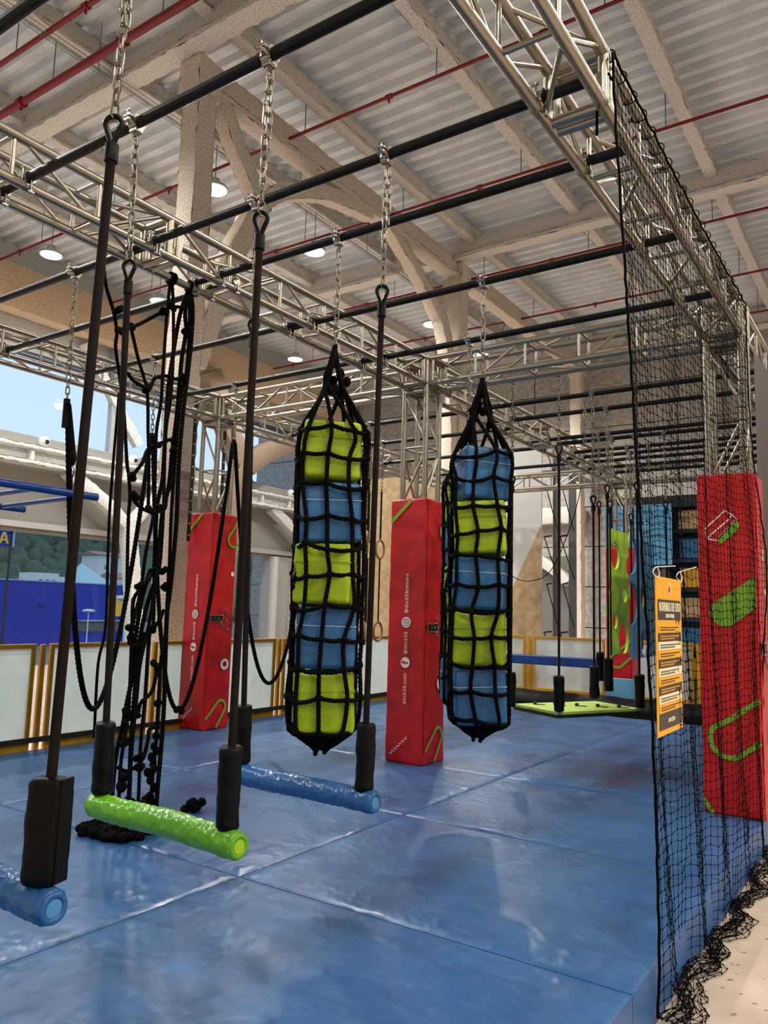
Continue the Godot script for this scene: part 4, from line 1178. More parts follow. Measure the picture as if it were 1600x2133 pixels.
func sleeve(t: Node, at: Vector3, h: float, r: float, square := false, lean := Vector3.ZERO) -> void:
	# black padded sleeve round the strap; at is its foot
	var a := Acc.new()
	if square:
		a = soft_box(Vector3(r * 2.0, h, r * 1.6), 0.02, Vector3i(8, 20, 8), 0.004, 0.006, at, 1.5)
		part(t, "sleeve", a.mesh(), M.leather, Transform3D(Basis(Vector3.UP, 0.55), at + Vector3(0, h / 2, 0)))
		var f := soft_box(Vector3(0.012, h * 0.98, r * 1.1), 0.005, Vector3i(5, 16, 5), 0.0, 0.004, at, 1.5)
		part(t, "sleeve_flap", f.mesh(), M.leather, Transform3D(Basis(Vector3.UP, 0.35), at + Vector3(r * 1.0, h / 2 + 0.006, -r * 0.5)))
		return
	var pts := PackedVector3Array(); var rs := PackedFloat32Array()
	for k in 25:
		var f := k / 24.0
		pts.push_back(at + lean * f + Vector3(0, h * f, 0))
		rs.push_back(r * (1.0 + 0.015 * sin(k * 0.9 + at.x * 9.0)) * (0.86 if k == 0 or k == 24 else 1.0))
	a.sweep(pts, r, 18, 0, 0.1, false, nz, 0.009, rs)
	renormal(a)
	part(t, "sleeve", a.mesh(), M.leather)

func trapeze(label: String, z: float, x0: float, x1: float, body: Material, cap: Material, feet: Array, square := false) -> void:
	# hung from the pipe at z; feet: where the two straps meet the bar (a little twisted, as it hangs)
	var t := thing("trapeze_swing", label, "trapeze", Vector3.ZERO, "hanging trapeze swings")
	for k in 2:
		var x: float = [x0, x1][k]
		var ft: Vector3 = feet[k]
		clamp_part(t, Vector3(x, PIPE_Y, z))
		var eye := Vector3(x, 2.86, z).lerp(Vector3(ft.x, 2.86, ft.z), 0.22)
		chain_part(t, Vector3(x, PIPE_Y - 0.07, z), eye, 0.5 + k)
		chain_part(t, Vector3(x + 0.02, PIPE_Y - 0.08, z + 0.015), Vector3(x + 0.025, PIPE_Y - 0.36, z + 0.01), 0.2)
		strap_loop(t, eye, 0.60, 0.0145, ft)
		sleeve(t, Vector3(ft.x, 0.575, ft.z), 0.285, 0.041 if not square else 0.048, square, Vector3((eye.x - ft.x) * 0.12, 0, (eye.z - ft.z) * 0.12))
	# crinkled vinyl bar
	var a := Acc.new()
	var pts := PackedVector3Array(); var rs := PackedFloat32Array()
	var d: Vector3 = (feet[1] - feet[0]); d.y = 0.0
	var L := d.length(); d /= L
	var A: Vector3 = Vector3(feet[0].x, 0.53, feet[0].z) - d * 0.055; var B: Vector3 = Vector3(feet[1].x, 0.53, feet[1].z) + d * 0.065
	var n := 150
	for i in n + 1:
		var f := float(i) / n
		pts.push_back(A.lerp(B, f) + Vector3(0, 0.006 * sin(f * 5.0 + z), 0.004 * sin(f * 9.0)))
		rs.push_back(0.047 * (0.80 if i == 0 or i == n else 0.93 if i == 1 or i == n - 1 else 1.0))
	var cr := FastNoiseLite.new(); cr.seed = 77 + int(z * 10.0); cr.frequency = 17.0; cr.fractal_octaves = 3
	cr.fractal_type = FastNoiseLite.FRACTAL_RIDGED
	a.sweep(pts, 0.047, 44, 0, 0.1, false, cr, 0.0055, rs)
	renormal(a)
	part(t, "bar", a.mesh(), body)
	var w := d.cross(Vector3.UP)
	for e in 2:
		var o: Vector3 = pts[0] if e == 0 else pts[n]
		var sg := -1.0 if e == 0 else 1.0
		rod(t, "end_cap", o - d * sg * 0.01, o + d * sg * 0.003, 0.024, cap, 18)
		var rim := Acc.new(); var ring := PackedVector3Array()
		for k in 18: ring.push_back(o - d * sg * 0.004 + Vector3.UP * 0.034 * cos(TAU * k / 18) + w * 0.034 * sin(TAU * k / 18))
		rim.sweep(ring, 0.0105, 8, 0, 0.1, true, nz, 0.004)
		part(t, "rolled_end", rim.mesh(), body)

func build_trapezes() -> void:
	trapeze("blue vinyl trapeze bar at the bottom left corner", -1.37, -2.86, -1.99, M.bar_blue, M.cap_blue, [Vector3(-2.88, 0, -1.33), Vector3(-2.028, 0, -1.34)], true)
	trapeze("shiny green vinyl trapeze bar in the left foreground", -2.045, -2.825, -2.01, M.bar_green, M.cap_green, [Vector3(-2.785, 0, -2.085), Vector3(-2.022, 0, -2.04)])
	trapeze("blue vinyl trapeze bar left of the middle red pillar", -2.85, -2.84, -1.99, M.bar_blue, M.cap_blue, [Vector3(-2.795, 0, -2.90), Vector3(-2.005, 0, -2.835)])

# ------------------------------------------------------------------ block nets
func rope_run(a: Acc, raw: Array, r: float, ds := 0.007, pitch := 0.075, sides := 12) -> void:
	a.sweep(smooth(raw, ds), r, sides, 3, pitch)

func square_at(f: float, half: float, rad: float) -> Vector2:
	# point at fraction f of the perimeter of a rounded square
	var e := fposmod(f, 1.0) * 4.0
	var k := int(e); var u := (e - k) * 2.0 - 1.0
	var p := Vector2(half, u * half)
	var q := p.clamp(Vector2(-half + rad, -half + rad), Vector2(half - rad, half - rad))
	p = q + (p - q).normalized() * rad
	return p.rotated(PI / 2 * k)

func block_net(label: String, where: String, x: float, z: float, yaw: float, colors: Array, seed_: int, fine := true, turns := []) -> void:
	rng.seed = seed_
	var bs := Vector3(0.315, 0.326, 0.315)
	for k in colors.size():
		var lime: bool = colors[k] == "lime"
		var y := 2.215 - 0.342 * k
		var t := thing("foam_block", ("lime green" if lime else "blue") + " vinyl foam block, " + ["top", "second", "third", "fourth", "lowest"][k] + " in the " + where, "foam block", Vector3(x + rng.randf_range(-0.012, 0.012), y, z + rng.randf_range(-0.012, 0.012)), "foam blocks in the hanging nets", yaw + (turns[k] if turns else rng.randf_range(-0.2, 0.2)))
		t.rotation.z = rng.randf_range(-0.05, 0.05); t.rotation.x = rng.randf_range(-0.06, 0.02)
		var a := soft_box(bs, 0.024, Vector3i(14, 14, 14), 0.005, 0.006, Vector3(k * 3.0, x, z), 1.6)
		part(t, "cover", a.mesh(), M.lime if lime else M.block_blue)
		var b := Acc.new()   # piping seam round the block
		for dy in ([0.062, 0.056] if lime else [0.062]):
			var ring := PackedVector3Array()
			for i in 48:
				var p := square_at(i / 48.0, 0.1625, 0.024)
				ring.push_back(Vector3(p.x, dy, p.y))
			b.sweep(ring, 0.0022, 5, 0, 0.1, true)
		part(t, "piping", b.mesh(), M.lime if lime else M.piping_white)
	var t := thing("rope_block_net", label, "rope net", Vector3(x, 0, z), "hanging block nets")
	clamp_part(t, Vector3(0, PIPE_Y, 0))
	chain_part(t, Vector3(0, PIPE_Y - 0.07, 0), Vector3(0, 2.88, 0), 0.4)
	var a := Acc.new()
	var N := 11; var rows := 11
	var R := 0.0115
	var ds := 0.008 if fine else 0.02
	var P := []
	for j in rows:
		var y := 2.33 - 0.162 * j
		var line := []
		for k in N:
			var f := (k + 0.12 * sin(j * 0.9 + seed_) + rng.randf_range(-0.12, 0.12)) / N + 0.03
			var low := clampf((0.80 - y) / 0.2, 0.0, 1.0)
			var p := square_at(f, 0.182 - 0.02 * low, 0.05) + Vector2(rng.randf_range(-0.006, 0.006), rng.randf_range(-0.006, 0.006))
			p = p.rotated(-yaw)
			line.append(Vector3(p.x, y + rng.randf_range(-0.024, 0.024), p.y))
		P.append(line)
	var apex := Vector3(0, 2.86, 0)
	for k in N:
		var raw := []
		var b := int(k * 4.0 / N)
		var ba := yaw * -1.0 + TAU * (b + 0.5) / 4.0
		var grip := Vector3(cos(ba) * 0.075, 2.60 + 0.02 * (b % 2), sin(ba) * 0.075)
		var off := Vector3(rng.randf_range(-0.012, 0.012), 0, rng.randf_range(-0.012, 0.012))
		raw.append(apex + off * 0.4); raw.append(grip * Vector3(0.45, 1, 0.45) + Vector3(0, 0.13, 0) + off); raw.append(grip + off)
		for j in rows: raw.append(P[j][k])
		var last: Vector3 = P[rows - 1][k]
		raw.append(Vector3(last.x * 0.55, 0.645, last.z * 0.55)); raw.append(Vector3(last.x * 0.2, 0.60, last.z * 0.2))
		rope_run(a, raw, R, ds)
	for j in rows:
		for k in N:
			var p: Vector3 = P[j][k]; var q: Vector3 = P[j][(k + 1) % N]
			var mid := (p + q) * 0.5
			mid = Vector3(mid.x * 1.02, mid.y - 0.008, mid.z * 1.02)
			rope_run(a, [p, mid, q], R, ds)
	part(t, "rope_mesh", a.mesh(), M.rope)
	a = Acc.new()
	for j in rows:
		for k in N: a.ball(P[j][k], Vector3(0.0185, 0.021, 0.0185), 5, 8, nz, 0.3)
	for i in 5: a.ball(Vector3(rng.randf_range(-0.09, 0.09), 2.60 + rng.randf_range(-0.06, 0.12), rng.randf_range(-0.09, 0.09)) * Vector3(0.7, 1, 0.7), Vector3(0.024, 0.032, 0.024), 5, 8, nz, 0.3)
	part(t, "knots", a.mesh(), M.rope).set_meta("kind", "stuff")
	a = Acc.new()
	for i in 48:
		var ang := rng.randf() * TAU; var rr := 0.13 * sqrt(rng.randf())
		var y := 0.60 + 0.07 * rr / 0.1 + rng.randf_range(-0.012, 0.03)
		a.ball(Vector3(cos(ang) * rr, y, sin(ang) * rr), Vector3(0.026, 0.024, 0.026), 6, 9, nz, 0.35)
	for i in 8:
		var ang := rng.randf() * TAU
		rope_run(a, [Vector3(cos(ang) * 0.12, 0.67, sin(ang) * 0.12), Vector3(cos(ang) * 0.06, 0.615, sin(ang) * 0.06), Vector3(cos(ang + 0.6) * 0.03, 0.565 + rng.randf() * 0.03, sin(ang + 0.6) * 0.03)], 0.012, ds)
	part(t, "bottom_knot", a.mesh(), M.rope)
	rod(t, "shackle", Vector3(-0.02, 2.87, 0), Vector3(0.02, 2.87, 0), 0.006, M.chrome, 8)

func build_block_nets() -> void:
	block_net("black rope net sack holding a lime block on top, left of the middle pillar", "left block net", -2.70, -3.40, deg_to_rad(46), ["lime", "blue", "lime", "blue", "lime"], 101, true, [0.0, 0.04, -0.30, -0.10, -0.05])
	block_net("black rope net sack holding a blue block on top, right of the middle pillar", "right block net", -2.25, -4.38, deg_to_rad(26), ["blue", "lime", "blue", "lime", "blue"], 202, true, [0.35, -0.02, -0.10, -0.05, 0.10])
	block_net("black rope net sack half hidden behind the right block net", "rear block net", -2.86, -5.335, deg_to_rad(30), ["lime", "blue", "lime", "lime", "blue"], 303, false)

# ------------------------------------------------------------------ ropes
const STRANDS := [
	[[3.46, -2.67], [3.26, -2.72], [3.12, -2.8], [3.0, -2.84], [2.9, -2.84], [2.74, -2.88], [2.53, -2.93], [2.21, -2.98], [2.13, -3.0], [2.0, -3.02], [1.86, -3.02], [1.51, -3.04], [1.36, -3.05]],
	[[3.04, -2.92], [2.86, -2.99], [2.68, -3.07], [2.42, -3.1], [2.24, -3.12], [1.94, -3.14]],
	[[3.47, -3.19], [3.23, -3.17], [2.91, -3.16], [2.62, -3.16], [2.43, -3.14], [2.18, -3.15], [1.92, -3.16], [1.66, -3.12], [1.43, -3.1], [1.22, -3.06], [1.08, -3.06], [0.79, -3.07], [0.68, -3.07], [0.4, -3.04], [0.1, -3.05]],
	[[3.47, -3.2], [3.25, -3.21], [2.92, -3.21], [2.66, -3.21], [2.44, -3.19], [2.13, -3.2], [1.95, -3.21], [1.61, -3.21], [1.46, -3.18], [1.25, -3.16], [0.99, -3.11], [0.79, -3.1], [0.5, -3.09], [0.1, -3.09]],
	[[3.46, -3.35], [3.27, -3.3], [2.97, -3.28], [2.74, -3.26], [2.45, -3.26], [2.14, -3.26], [1.95, -3.23], [1.58, -3.24], [1.55, -3.21], [1.37, -3.16], [1.11, -3.13], [0.93, -3.13], [0.74, -3.1], [0.6, -3.08], [0.46, -3.05], [0.27, -3.04], [0.05, -3.04]],
	[[3.46, -3.35], [3.29, -3.33], [3.16, -3.35], [2.95, -3.33], [2.6, -3.32], [2.33, -3.3], [2.11, -3.29], [1.89, -3.25], [1.55, -3.24], [1.34, -3.18], [1.11, -3.14], [0.79, -3.13], [0.48, -3.13], [0.2, -3.14], [0.04, -3.14]],
	[[3.46, -3.35], [3.16, -3.36], [2.86, -3.35], [2.79, -3.33], [2.56, -3.31], [2.14, -3.3], [1.89, -3.3], [1.59, -3.31], [1.37, -3.31], [1.07, -3.31], [1.01, -3.29], [0.72, -3.29], [0.46, -3.29], [0.2, -3.28], [0.05, -3.3]],
	[[3.46, -3.35], [3.34, -3.38], [3.13, -3.36], [2.86, -3.34], [2.6, -3.32], [2.24, -3.31], [1.9, -3.32], [1.56, -3.31], [1.4, -3.3], [1.28, -3.29], [0.98, -3.3], [0.75, -3.31], [0.51, -3.31], [0.17, -3.3], [0.05, -3.31]],
	[[1.55, -3.24], [1.22, -3.26], [1.13, -3.19], [0.93, -3.16], [0.7, -3.16], [0.48, -3.15], [0.21, -3.16], [0.05, -3.17]],
	[[1.22, -3.22], [1.07, -3.21], [0.78, -3.21], [0.5, -3.2], [0.18, -3.21], [0.05, -3.21]]]
const CROSSES := [
	[[2.99, -2.83], [3.05, -2.92], [3.12, -3.02], [3.23, -3.15], [3.28, -3.21], [3.30, -3.29], [3.32, -3.33]],
	[[2.75, -2.90], [2.71, -2.97], [2.69, -3.05], [2.77, -3.11], [2.81, -3.20], [2.81, -3.28], [2.85, -3.32]],
	[[2.12, -3.00], [2.21, -3.04], [2.31, -3.11], [2.36, -3.18], [2.40, -3.25], [2.40, -3.30], [2.33, -3.30]],
	[[2.00, -3.02], [1.97, -3.04], [1.93, -3.11], [1.92, -3.17], [1.95, -3.23], [2.04, -3.26], [2.14, -3.29]],
	[[1.22, -3.07], [1.37, -3.07], [1.45, -3.11], [1.49, -3.15], [1.53, -3.20], [1.56, -3.25], [1.56, -3.30], [1.46, -3.30]],
	[[1.19, -3.05], [1.11, -3.07], [1.08, -3.13], [1.15, -3.17], [1.19, -3.22], [1.25, -3.25], [1.31, -3.30]],
	[[0.68, -3.07], [0.69, -3.14], [0.75, -3.16], [0.82, -3.23], [0.97, -3.29], [0.89, -3.31]],
	[[0.38, -3.05], [0.35, -3.12], [0.41, -3.19], [0.51, -3.23], [0.58, -3.26], [0.59, -3.30]]]
const KNOTS := [[3.12, -2.80], [2.99, -2.83], [3.05, -2.92], [2.69, -3.05], [3.22, -3.15], [3.28, -3.21], [3.16, -3.35], [3.13, -3.36], [2.84, -3.32], [2.36, -3.18], [2.33, -3.30], [2.11, -3.00], [2.00, -3.02], [1.93, -3.14], [1.95, -3.21], [1.55, -3.22], [1.56, -3.29], [1.46, -3.30], [1.45, -3.10], [1.19, -3.05], [1.14, -3.07], [1.08, -3.13], [1.15, -3.17], [1.19, -3.22], [0.70, -3.07], [0.65, -3.07], [0.53, -3.07], [0.97, -3.27], [0.72, -3.31], [0.68, -3.14], [0.36, -3.20], [0.43, -3.19], [0.23, -3.30], [0.45, -3.32]]

func build_ropes() -> void:
	rng.seed = 55
	# gathered cargo net hung from the far lower chord of the middle truss, its foot heaped on the mat
	var t := thing("cargo_net", "gathered black knotted cargo net hanging to a heap on the mat", "cargo net", Vector3(-3.93, 0, 0))
	var k := 0
	for s in STRANDS:
		var raw := []
		var dx := -0.04 + 0.09 * (k % 4) / 3.0
		for p in s: raw.append(Vector3(dx * clampf((3.4 - p[0]) * 3.0, 0.0, 1.0), p[0], p[1]))
		var a := Acc.new()
		rope_run(a, raw, 0.0105 if k not in [4, 5, 7] else 0.0135)
		part(t, "strand", a.mesh(), M.rope)
		k += 1
	for s in CROSSES:
		var raw := []
		for p in s: raw.append(Vector3(rng.randf_range(-0.02, 0.04), p[0], p[1]))
		var a := Acc.new()
		rope_run(a, raw, 0.0115)
		part(t, "cross_rope", a.mesh(), M.rope)
	for p in KNOTS:
		var a := Acc.new()
		for i in 3: a.ball(Vector3(rng.randf_range(-0.02, 0.03), p[0] + rng.randf_range(-0.015, 0.015), p[1] + rng.randf_range(-0.012, 0.012)), Vector3(0.022, 0.022, 0.022), 6, 9, nz, 0.35)
		part(t, "knot", a.mesh(), M.rope)
	for z in [-3.185, -3.21, -3.345]:   # loops over the truss chord
		var a := Acc.new(); var ring := PackedVector3Array()
		for i in 16: ring.push_back(Vector3(0.036 * cos(TAU * i / 16), LOW + 0.036 * sin(TAU * i / 16), z))
		a.sweep(ring, 0.0085, 8, 0, 0.1, true)
		part(t, "chord_loop", a.mesh(), M.rope)
	var b := Acc.new()   # heap of slack rope, highest under the strands
	for i in 13:
		var raw := []
		for j in 10:
			var e := Vector3(rng.randf_range(-0.16, 0.2), 0, rng.randf_range(-0.22, 0.24))
			raw.append(Vector3(e.x, 0.02 + rng.randf() * 0.17 * maxf(0.15, 1.0 - e.length() / 0.24), -3.15 + e.z))
		rope_run(b, raw, 0.0135, 0.012)
	for i in 80:
		var e := Vector3(rng.randf_range(-0.17, 0.2), 0, rng.randf_range(-0.23, 0.25))
		b.ball(Vector3(e.x, 0.022 + rng.randf() * 0.2 * maxf(0.1, 1.0 - e.length() / 0.22), -3.15 + e.z), Vector3(0.03, 0.027, 0.03), 6, 9, nz, 0.35)
	for i in 26:   # thick bundles just above the heap
		var f := rng.randf()
		b.ball(Vector3(rng.randf_range(-0.03, 0.05), 0.1 + 0.45 * f, (-3.06 if i % 2 else -3.29) + rng.randf_range(-0.02, 0.02)), Vector3(0.024, 0.03, 0.024) * (1.25 - 0.5 * f), 6, 9, nz, 0.35)
	part(t, "heap", b.mesh(), M.rope)
	b = Acc.new()
	for i in 6: b.ball(Vector3(-0.05 + 0.02 * (i % 3), 0.03 + 0.03 * (i % 2), -3.62 - 0.022 * i), Vector3(0.032, 0.03, 0.032), 6, 9, nz, 0.35)
	rope_run(b, [Vector3(-0.05, 0.025, -3.30), Vector3(0.0, 0.02, -3.42), Vector3(-0.02, 0.02, -3.55), Vector3(-0.05, 0.03, -3.66)], 0.014, 0.012)
	part(t, "loose_end", b.mesh(), M.rope)
	# three thick ropes slung between chains, low in the middle
	var hang := [Vector3(-4.48, 2.62, -2.87), Vector3(-5.46, 2.80, -4.34), Vector3(-5.43, 2.93, -5.30), Vector3(-5.42, 2.95, -6.62)]
	var tops := [Vector3(-4.5, PIPE_Y, -2.87), Vector3(-5.48, PIPE_Y, -4.34), Vector3(-5.45, PIPE_Y, -5.31)]
	var drop := [2.13, 2.45, 2.36]
	var lab := ["thick black rope sagging in front of the left fence panel", "thick black rope sagging in front of the left red pillar", "thick black rope sagging right of the left red pillar"]
	for i in 3:
		var r := thing("slung_rope", lab[i], "rope", Vector3.ZERO, "slung ropes in the left bay")
		clamp_part(r, tops[i])
		chain_part(r, tops[i] - Vector3(0, 0.07, 0), hang[i] + Vector3(0, 0.02, 0), 0.7)
		var a := Acc.new()
		rope_run(a, sag(hang[i] + Vector3(0.015, 0, 0), hang[i + 1] - Vector3(0.015, 0, 0), drop[i]), 0.0185, 0.012, 0.11, 12)
		part(r, "rope", a.mesh(), M.rope)
		a = Acc.new()
		a.sweep(PackedVector3Array([hang[i] + Vector3(0, 0.03, 0), hang[i] - Vector3(0, 0.16, 0)]), 0.021, 12)
		for q in 3: a.tube(hang[i] + Vector3(-0.02, -0.03 - 0.05 * q, 0), hang[i] + Vector3(0.045, -0.03 - 0.05 * q, 0.01), 0.004, 6)
		part(r, "rope_splice", a.mesh(), M.leather)
		if i == 1:
			a = Acc.new()
			var low: Vector3 = (hang[1] + hang[2]) * 0.5 - Vector3(0, drop[1], 0)
			for q in 8: a.ball(low + Vector3(rng.randf_range(-0.03, 0.03), rng.randf_range(-0.02, 0.02), rng.randf_range(-0.06, 0.06)), Vector3(0.024, 0.02, 0.024), 5, 8, nz, 0.5)
			part(r, "frayed_knot", a.mesh(), M.rope)
	var st := thing("black_strap", "thin black strap hanging upright against the mesh curtain", "strap", Vector3(-6.46, 0, -4.7))
	var sa := Acc.new()
	sa.sweep(smooth([Vector3(0, 3.42, 0), Vector3(0.0, 2.2, 0.01), Vector3(0.01, 1.15, -0.03), Vector3(0.02, 0.75, 0.03), Vector3(0, 0.07, 0.0)], 0.06), 0.014, 8)
	part(st, "webbing", sa.mesh(), M.rope)
	# blue hanging ladder frame at the left edge
	var lf := thing("hanging_ladder", "blue tubular ladder frame hanging at the left edge", "ladder frame", Vector3.ZERO)
	rod(lf, "rail", Vector3(-4.53, 2.05, -1.3), Vector3(-4.53, 2.05, -3.18), 0.026, M.tube_blue, 14)
	rod(lf, "rail", Vector3(-5.56, 2.03, -1.3), Vector3(-5.56, 2.03, -3.28), 0.026, M.tube_blue, 14)
	for z in [-3.1, -2.75, -2.4, -2.05]: rod(lf, "rung", Vector3(-4.53, 2.05, z), Vector3(-5.56, 2.03, z), 0.017, M.tube_blue, 12)
	chain_part(lf, Vector3(-4.53, 2.22, -2.98), Vector3(-4.53, 2.07, -2.98))
	var hs := Acc.new()
	hs.sweep(PackedVector3Array([Vector3(-4.50, 2.62, -2.90), Vector3(-4.53, 2.32, -2.98)]), 0.015, 8)
	hs.ball(Vector3(-4.53, 2.29, -2.98), Vector3(0.025, 0.06, 0.02), 6, 10)
	part(lf, "sling", hs.mesh(), M.leather)

# ------------------------------------------------------------------ side net and sign
func net_point(c: float, r: float, nc: int, nr: int) -> Vector3:
	var v := r / nr; var u := c / nc
	var y := 3.685 - (3.685 + 0.19) * v
	var z0 := lerpf(-2.95, -3.30, v) ; var z1 := lerpf(-6.06, -6.02, v)
	var pull := exp(-pow((y - 1.75) / 0.55, 2.0))   # tied in towards the column
	z1 += 0.10 * pull
	var z := lerpf(z0, z1, u)
	var fold := (0.004 + 0.024 * v) * sin(u * 30.0 + 2.0 * sin(v * 3.0)) * smoothstep(0.0, 0.15, v) + 0.010 * v * sin(u * 71.0 + 4.0 * v)
	z += (0.012 * sin(u * 40.0 + v * 2.0) + 0.010 * sin(u * 23.0)) * v
	var x := lerpf(-0.93, -0.893, smoothstep(0.0, 0.9, v)) + fold + 0.07 * pow(u, 3.0) * pull
	y += 0.012 * sin(c * 1.7 + r * 0.6) * 0.5 + 0.025 * sin(u * 9.0) * v - 0.03 * sin(u * PI) * (1.0 - v)
	return Vector3(x, y, z)

func build_side_net() -> void:
	rng.seed = 91
	var nc := 60; var nr := 84
	var t := thing("side_net", "black knotted safety net hanging from the right truss to the floor", "net")
	var P := []
	for r in nr + 1:
		var row := PackedVector3Array()
		for c in nc + 1: row.push_back(net_point(c, r, nc, nr) + Vector3(rng.randf_range(-0.003, 0.003), rng.randf_range(-0.004, 0.004), rng.randf_range(-0.004, 0.004)))
		P.append(row)
	var a := Acc.new()
	for c in nc + 1:
		var line := PackedVector3Array()
		for r in nr + 1: line.push_back(P[r][c])
		a.sweep(line, 0.0014, 3)
	for r in nr + 1: a.sweep(P[r], 0.0014, 3)
	part(t, "mesh", a.mesh(), M.cord).set_meta("kind", "stuff")
	a = Acc.new()
	for r in nr + 1:
		for c in nc + 1:
			a.ball(P[r][c], Vector3(0.0042, 0.0055, 0.0042), 2, 4)
	part(t, "knots", a.mesh(), M.cord).set_meta("kind", "stuff")
	a = Acc.new()
	var edge := PackedVector3Array()
	for r in nr + 1: edge.push_back(P[r][0])
	a.sweep(edge, 0.006, 6, 3, 0.04)
	a.sweep(P[0], 0.006, 6, 3, 0.04)
	edge = PackedVector3Array()
	for r in nr + 1: edge.push_back(P[r][nc])
	a.sweep(edge, 0.005, 6, 3, 0.04)
	part(t, "border_rope", a.mesh(), M.rope)
	# slack of the net lying in folds on the floor
	a = Acc.new()
	for layer in 2:
		var G := []
		var ne := 9
		for e in ne + 1:
			var row := PackedVector3Array()
			var f := float(e) / ne
			for c in nc + 1:
				var base: Vector3 = P[nr][c]
				var reach := (0.085 + 0.022 * sin(c * 0.31 + layer * 2.0) + 0.015 * sin(c * 1.1)) * (1.0 if layer == 0 else 0.6)
				var hump := 0.032 * sin(f * PI) * (0.5 + 0.5 * sin(c * 0.7 + e * 1.3 + layer * 1.7))
				row.push_back(Vector3(base.x + 0.012 + reach * f + rng.randf_range(-0.012, 0.012), FLOOR_Y + 0.006 + (base.y - FLOOR_Y) * pow(1.0 - f, 3.0) + hump + rng.randf_range(0.0, 0.008), base.z + 0.02 * sin(e * 1.4 + c * 0.25 + layer) + rng.randf_range(-0.016, 0.016)))
			G.append(row)
		for c in nc + 1:
			var line := []
			for e in ne + 1: line.append(G[e][c])
			a.sweep(smooth(line, 0.02), 0.0016, 3)
		for e in ne + 1: a.sweep(smooth(Array(G[e]), 0.025), 0.0016, 3)
		for e in ne + 1:
			for c in nc + 1: a.ball(G[e][c], Vector3(0.005, 0.005, 0.005), 2, 4)
	part(t, "floor_slack", a.mesh(), M.cord).set_meta("kind", "stuff")
	for k in 20:   # cable ties round the upper chord and the column
		var z := -3.0 - 0.155 * k
		var ring := PackedVector3Array()
		for i in 12: ring.push_back(Vector3(-0.975 + 0.031 * cos(TAU * i / 12) + (0.012 if cos(TAU * i / 12) > 0.4 else 0.0), UPP + 0.031 * sin(TAU * i / 12), z))
		var b := Acc.new(); b.sweep(ring, 0.003, 5, 0, 0.1, true)
		part(t, "cable_tie", b.mesh(), M.cord)
	for k in 9:
		var y := 3.2 - 0.10 * k
		var ring := PackedVector3Array()
		for i in 12: ring.push_back(Vector3(-0.975 + 0.029 * cos(TAU * i / 12), y, CZ + 0.12 + 0.029 * sin(TAU * i / 12)))
		var b := Acc.new(); b.sweep(ring, 0.003, 5, 0, 0.1, true)
		part(t, "cable_tie", b.mesh(), M.cord)
	for q in [[Vector3(-0.95, 3.60, -2.955), Vector3(-0.95, 3.60, -3.0)], [Vector3(-1.0, 3.50, -2.96), Vector3(-1.0, 3.34, -2.955)]]:
		rod(t, "cable_tie", q[0], q[1], 0.006, M.cord, 6)
	# rules board tied to the net, facing the walkway
	var s := thing("rules_sign", "yellow rules sign with black and cream stripes tied to the side net", "sign", Vector3(-0.884, 0, 0))
	var f := Transform3D(Basis(Vector3.UP, PI / 2) * Basis.from_scale(Vector3(0.97, 0.955, 1)), Vector3(0.0, 1.195, -3.52))
	var bd := Acc.new(); bd.box(Vector3(0, 0, -0.002), Vector3(0.435, 0.69, 0.005), 0.001)
	part(s, "board", bd.mesh(), M.sign_yellow, f)
	var W := 0.20
	var q := func(y0: float, y1: float, m: Material, called: String, w: float) -> void:
		poly(s, called, PackedVector2Array([Vector2(-w, y0), Vector2(w, y0), Vector2(w, y1), Vector2(-w, y1)]), m, f)
	q.call(0.155, 0.245, M.sign_black, "title_band", W - 0.005)
	q.call(-0.32, -0.25, M.sign_black, "foot_band", W - 0.005)
	flat_text(s, "lettering", "NORMAS DE USO", f * Transform3D(Basis(), Vector3(0.0, 0.212, 0.003)), 0.36, M.sign_cream, true, 0.001, 0.04)
	flat_text(s, "lettering", "ZONA NINJA", f * Transform3D(Basis(), Vector3(0.0, 0.173, 0.003)), 0.15, M.sign_cream, true, 0.001, 0.022)
	flat_text(s, "lettering", "DOCK39", f * Transform3D(Basis(), Vector3(0.0, -0.287, 0.003)), 0.11, M.sign_cream, true, 0.001, 0.018)
	ribbon(s, "diamond_mark", [[0.0, 0.325], [0.035, 0.295], [0.0, 0.262], [-0.035, 0.295], [0.0, 0.325]], 0.009, M.sign_cream, f)
	poly(s, "diamond_mark", PackedVector2Array([Vector2(0, 0.308), Vector2(0.014, 0.292), Vector2(0, 0.275), Vector2(-0.014, 0.292)]), M.print_red, f)
	var cols := ["sign_yellow", "sign_black", "sign_cream"]
	for k in 10:
		var y1 := 0.135 - 0.0385 * k
		var cn: String = cols[k % 3]
		q.call(y1 - 0.0365, y1, M[cn], "stripe", W - 0.005)
		for i in 2:   # two lines of small print on each stripe
			var xx := -0.165; var yy := y1 - 0.014 - 0.011 * i
			while xx < (0.14 if i == 0 else 0.07):
				var w := rng.randf_range(0.012, 0.036)
				ribbon(s, "small_print", [[xx, yy], [xx + w, yy]], 0.0055, M.sign_yellow if cn == "sign_black" else M.sign_black, f, 0.003)
				xx += w + 0.006
	for k in 2:
		var xx := -0.2 + 0.4 * k
		var b := Acc.new()
		b.sweep(smooth([Vector3(xx, 0.335, 0.006), Vector3(xx - 0.02, 0.36, -0.01), Vector3(xx, 0.385, 0.0), Vector3(xx + 0.012, 0.36, 0.008), Vector3(xx, 0.335, 0.006)], 0.01), 0.0028, 6)
		b.sweep(PackedVector3Array([Vector3(xx, 0.385, 0.0), Vector3(xx + 0.11, 0.395 + 0.02 * k, 0.05)]), 0.0024, 5)
		part(s, "white_tie", b.mesh(), M.tie_white, f)

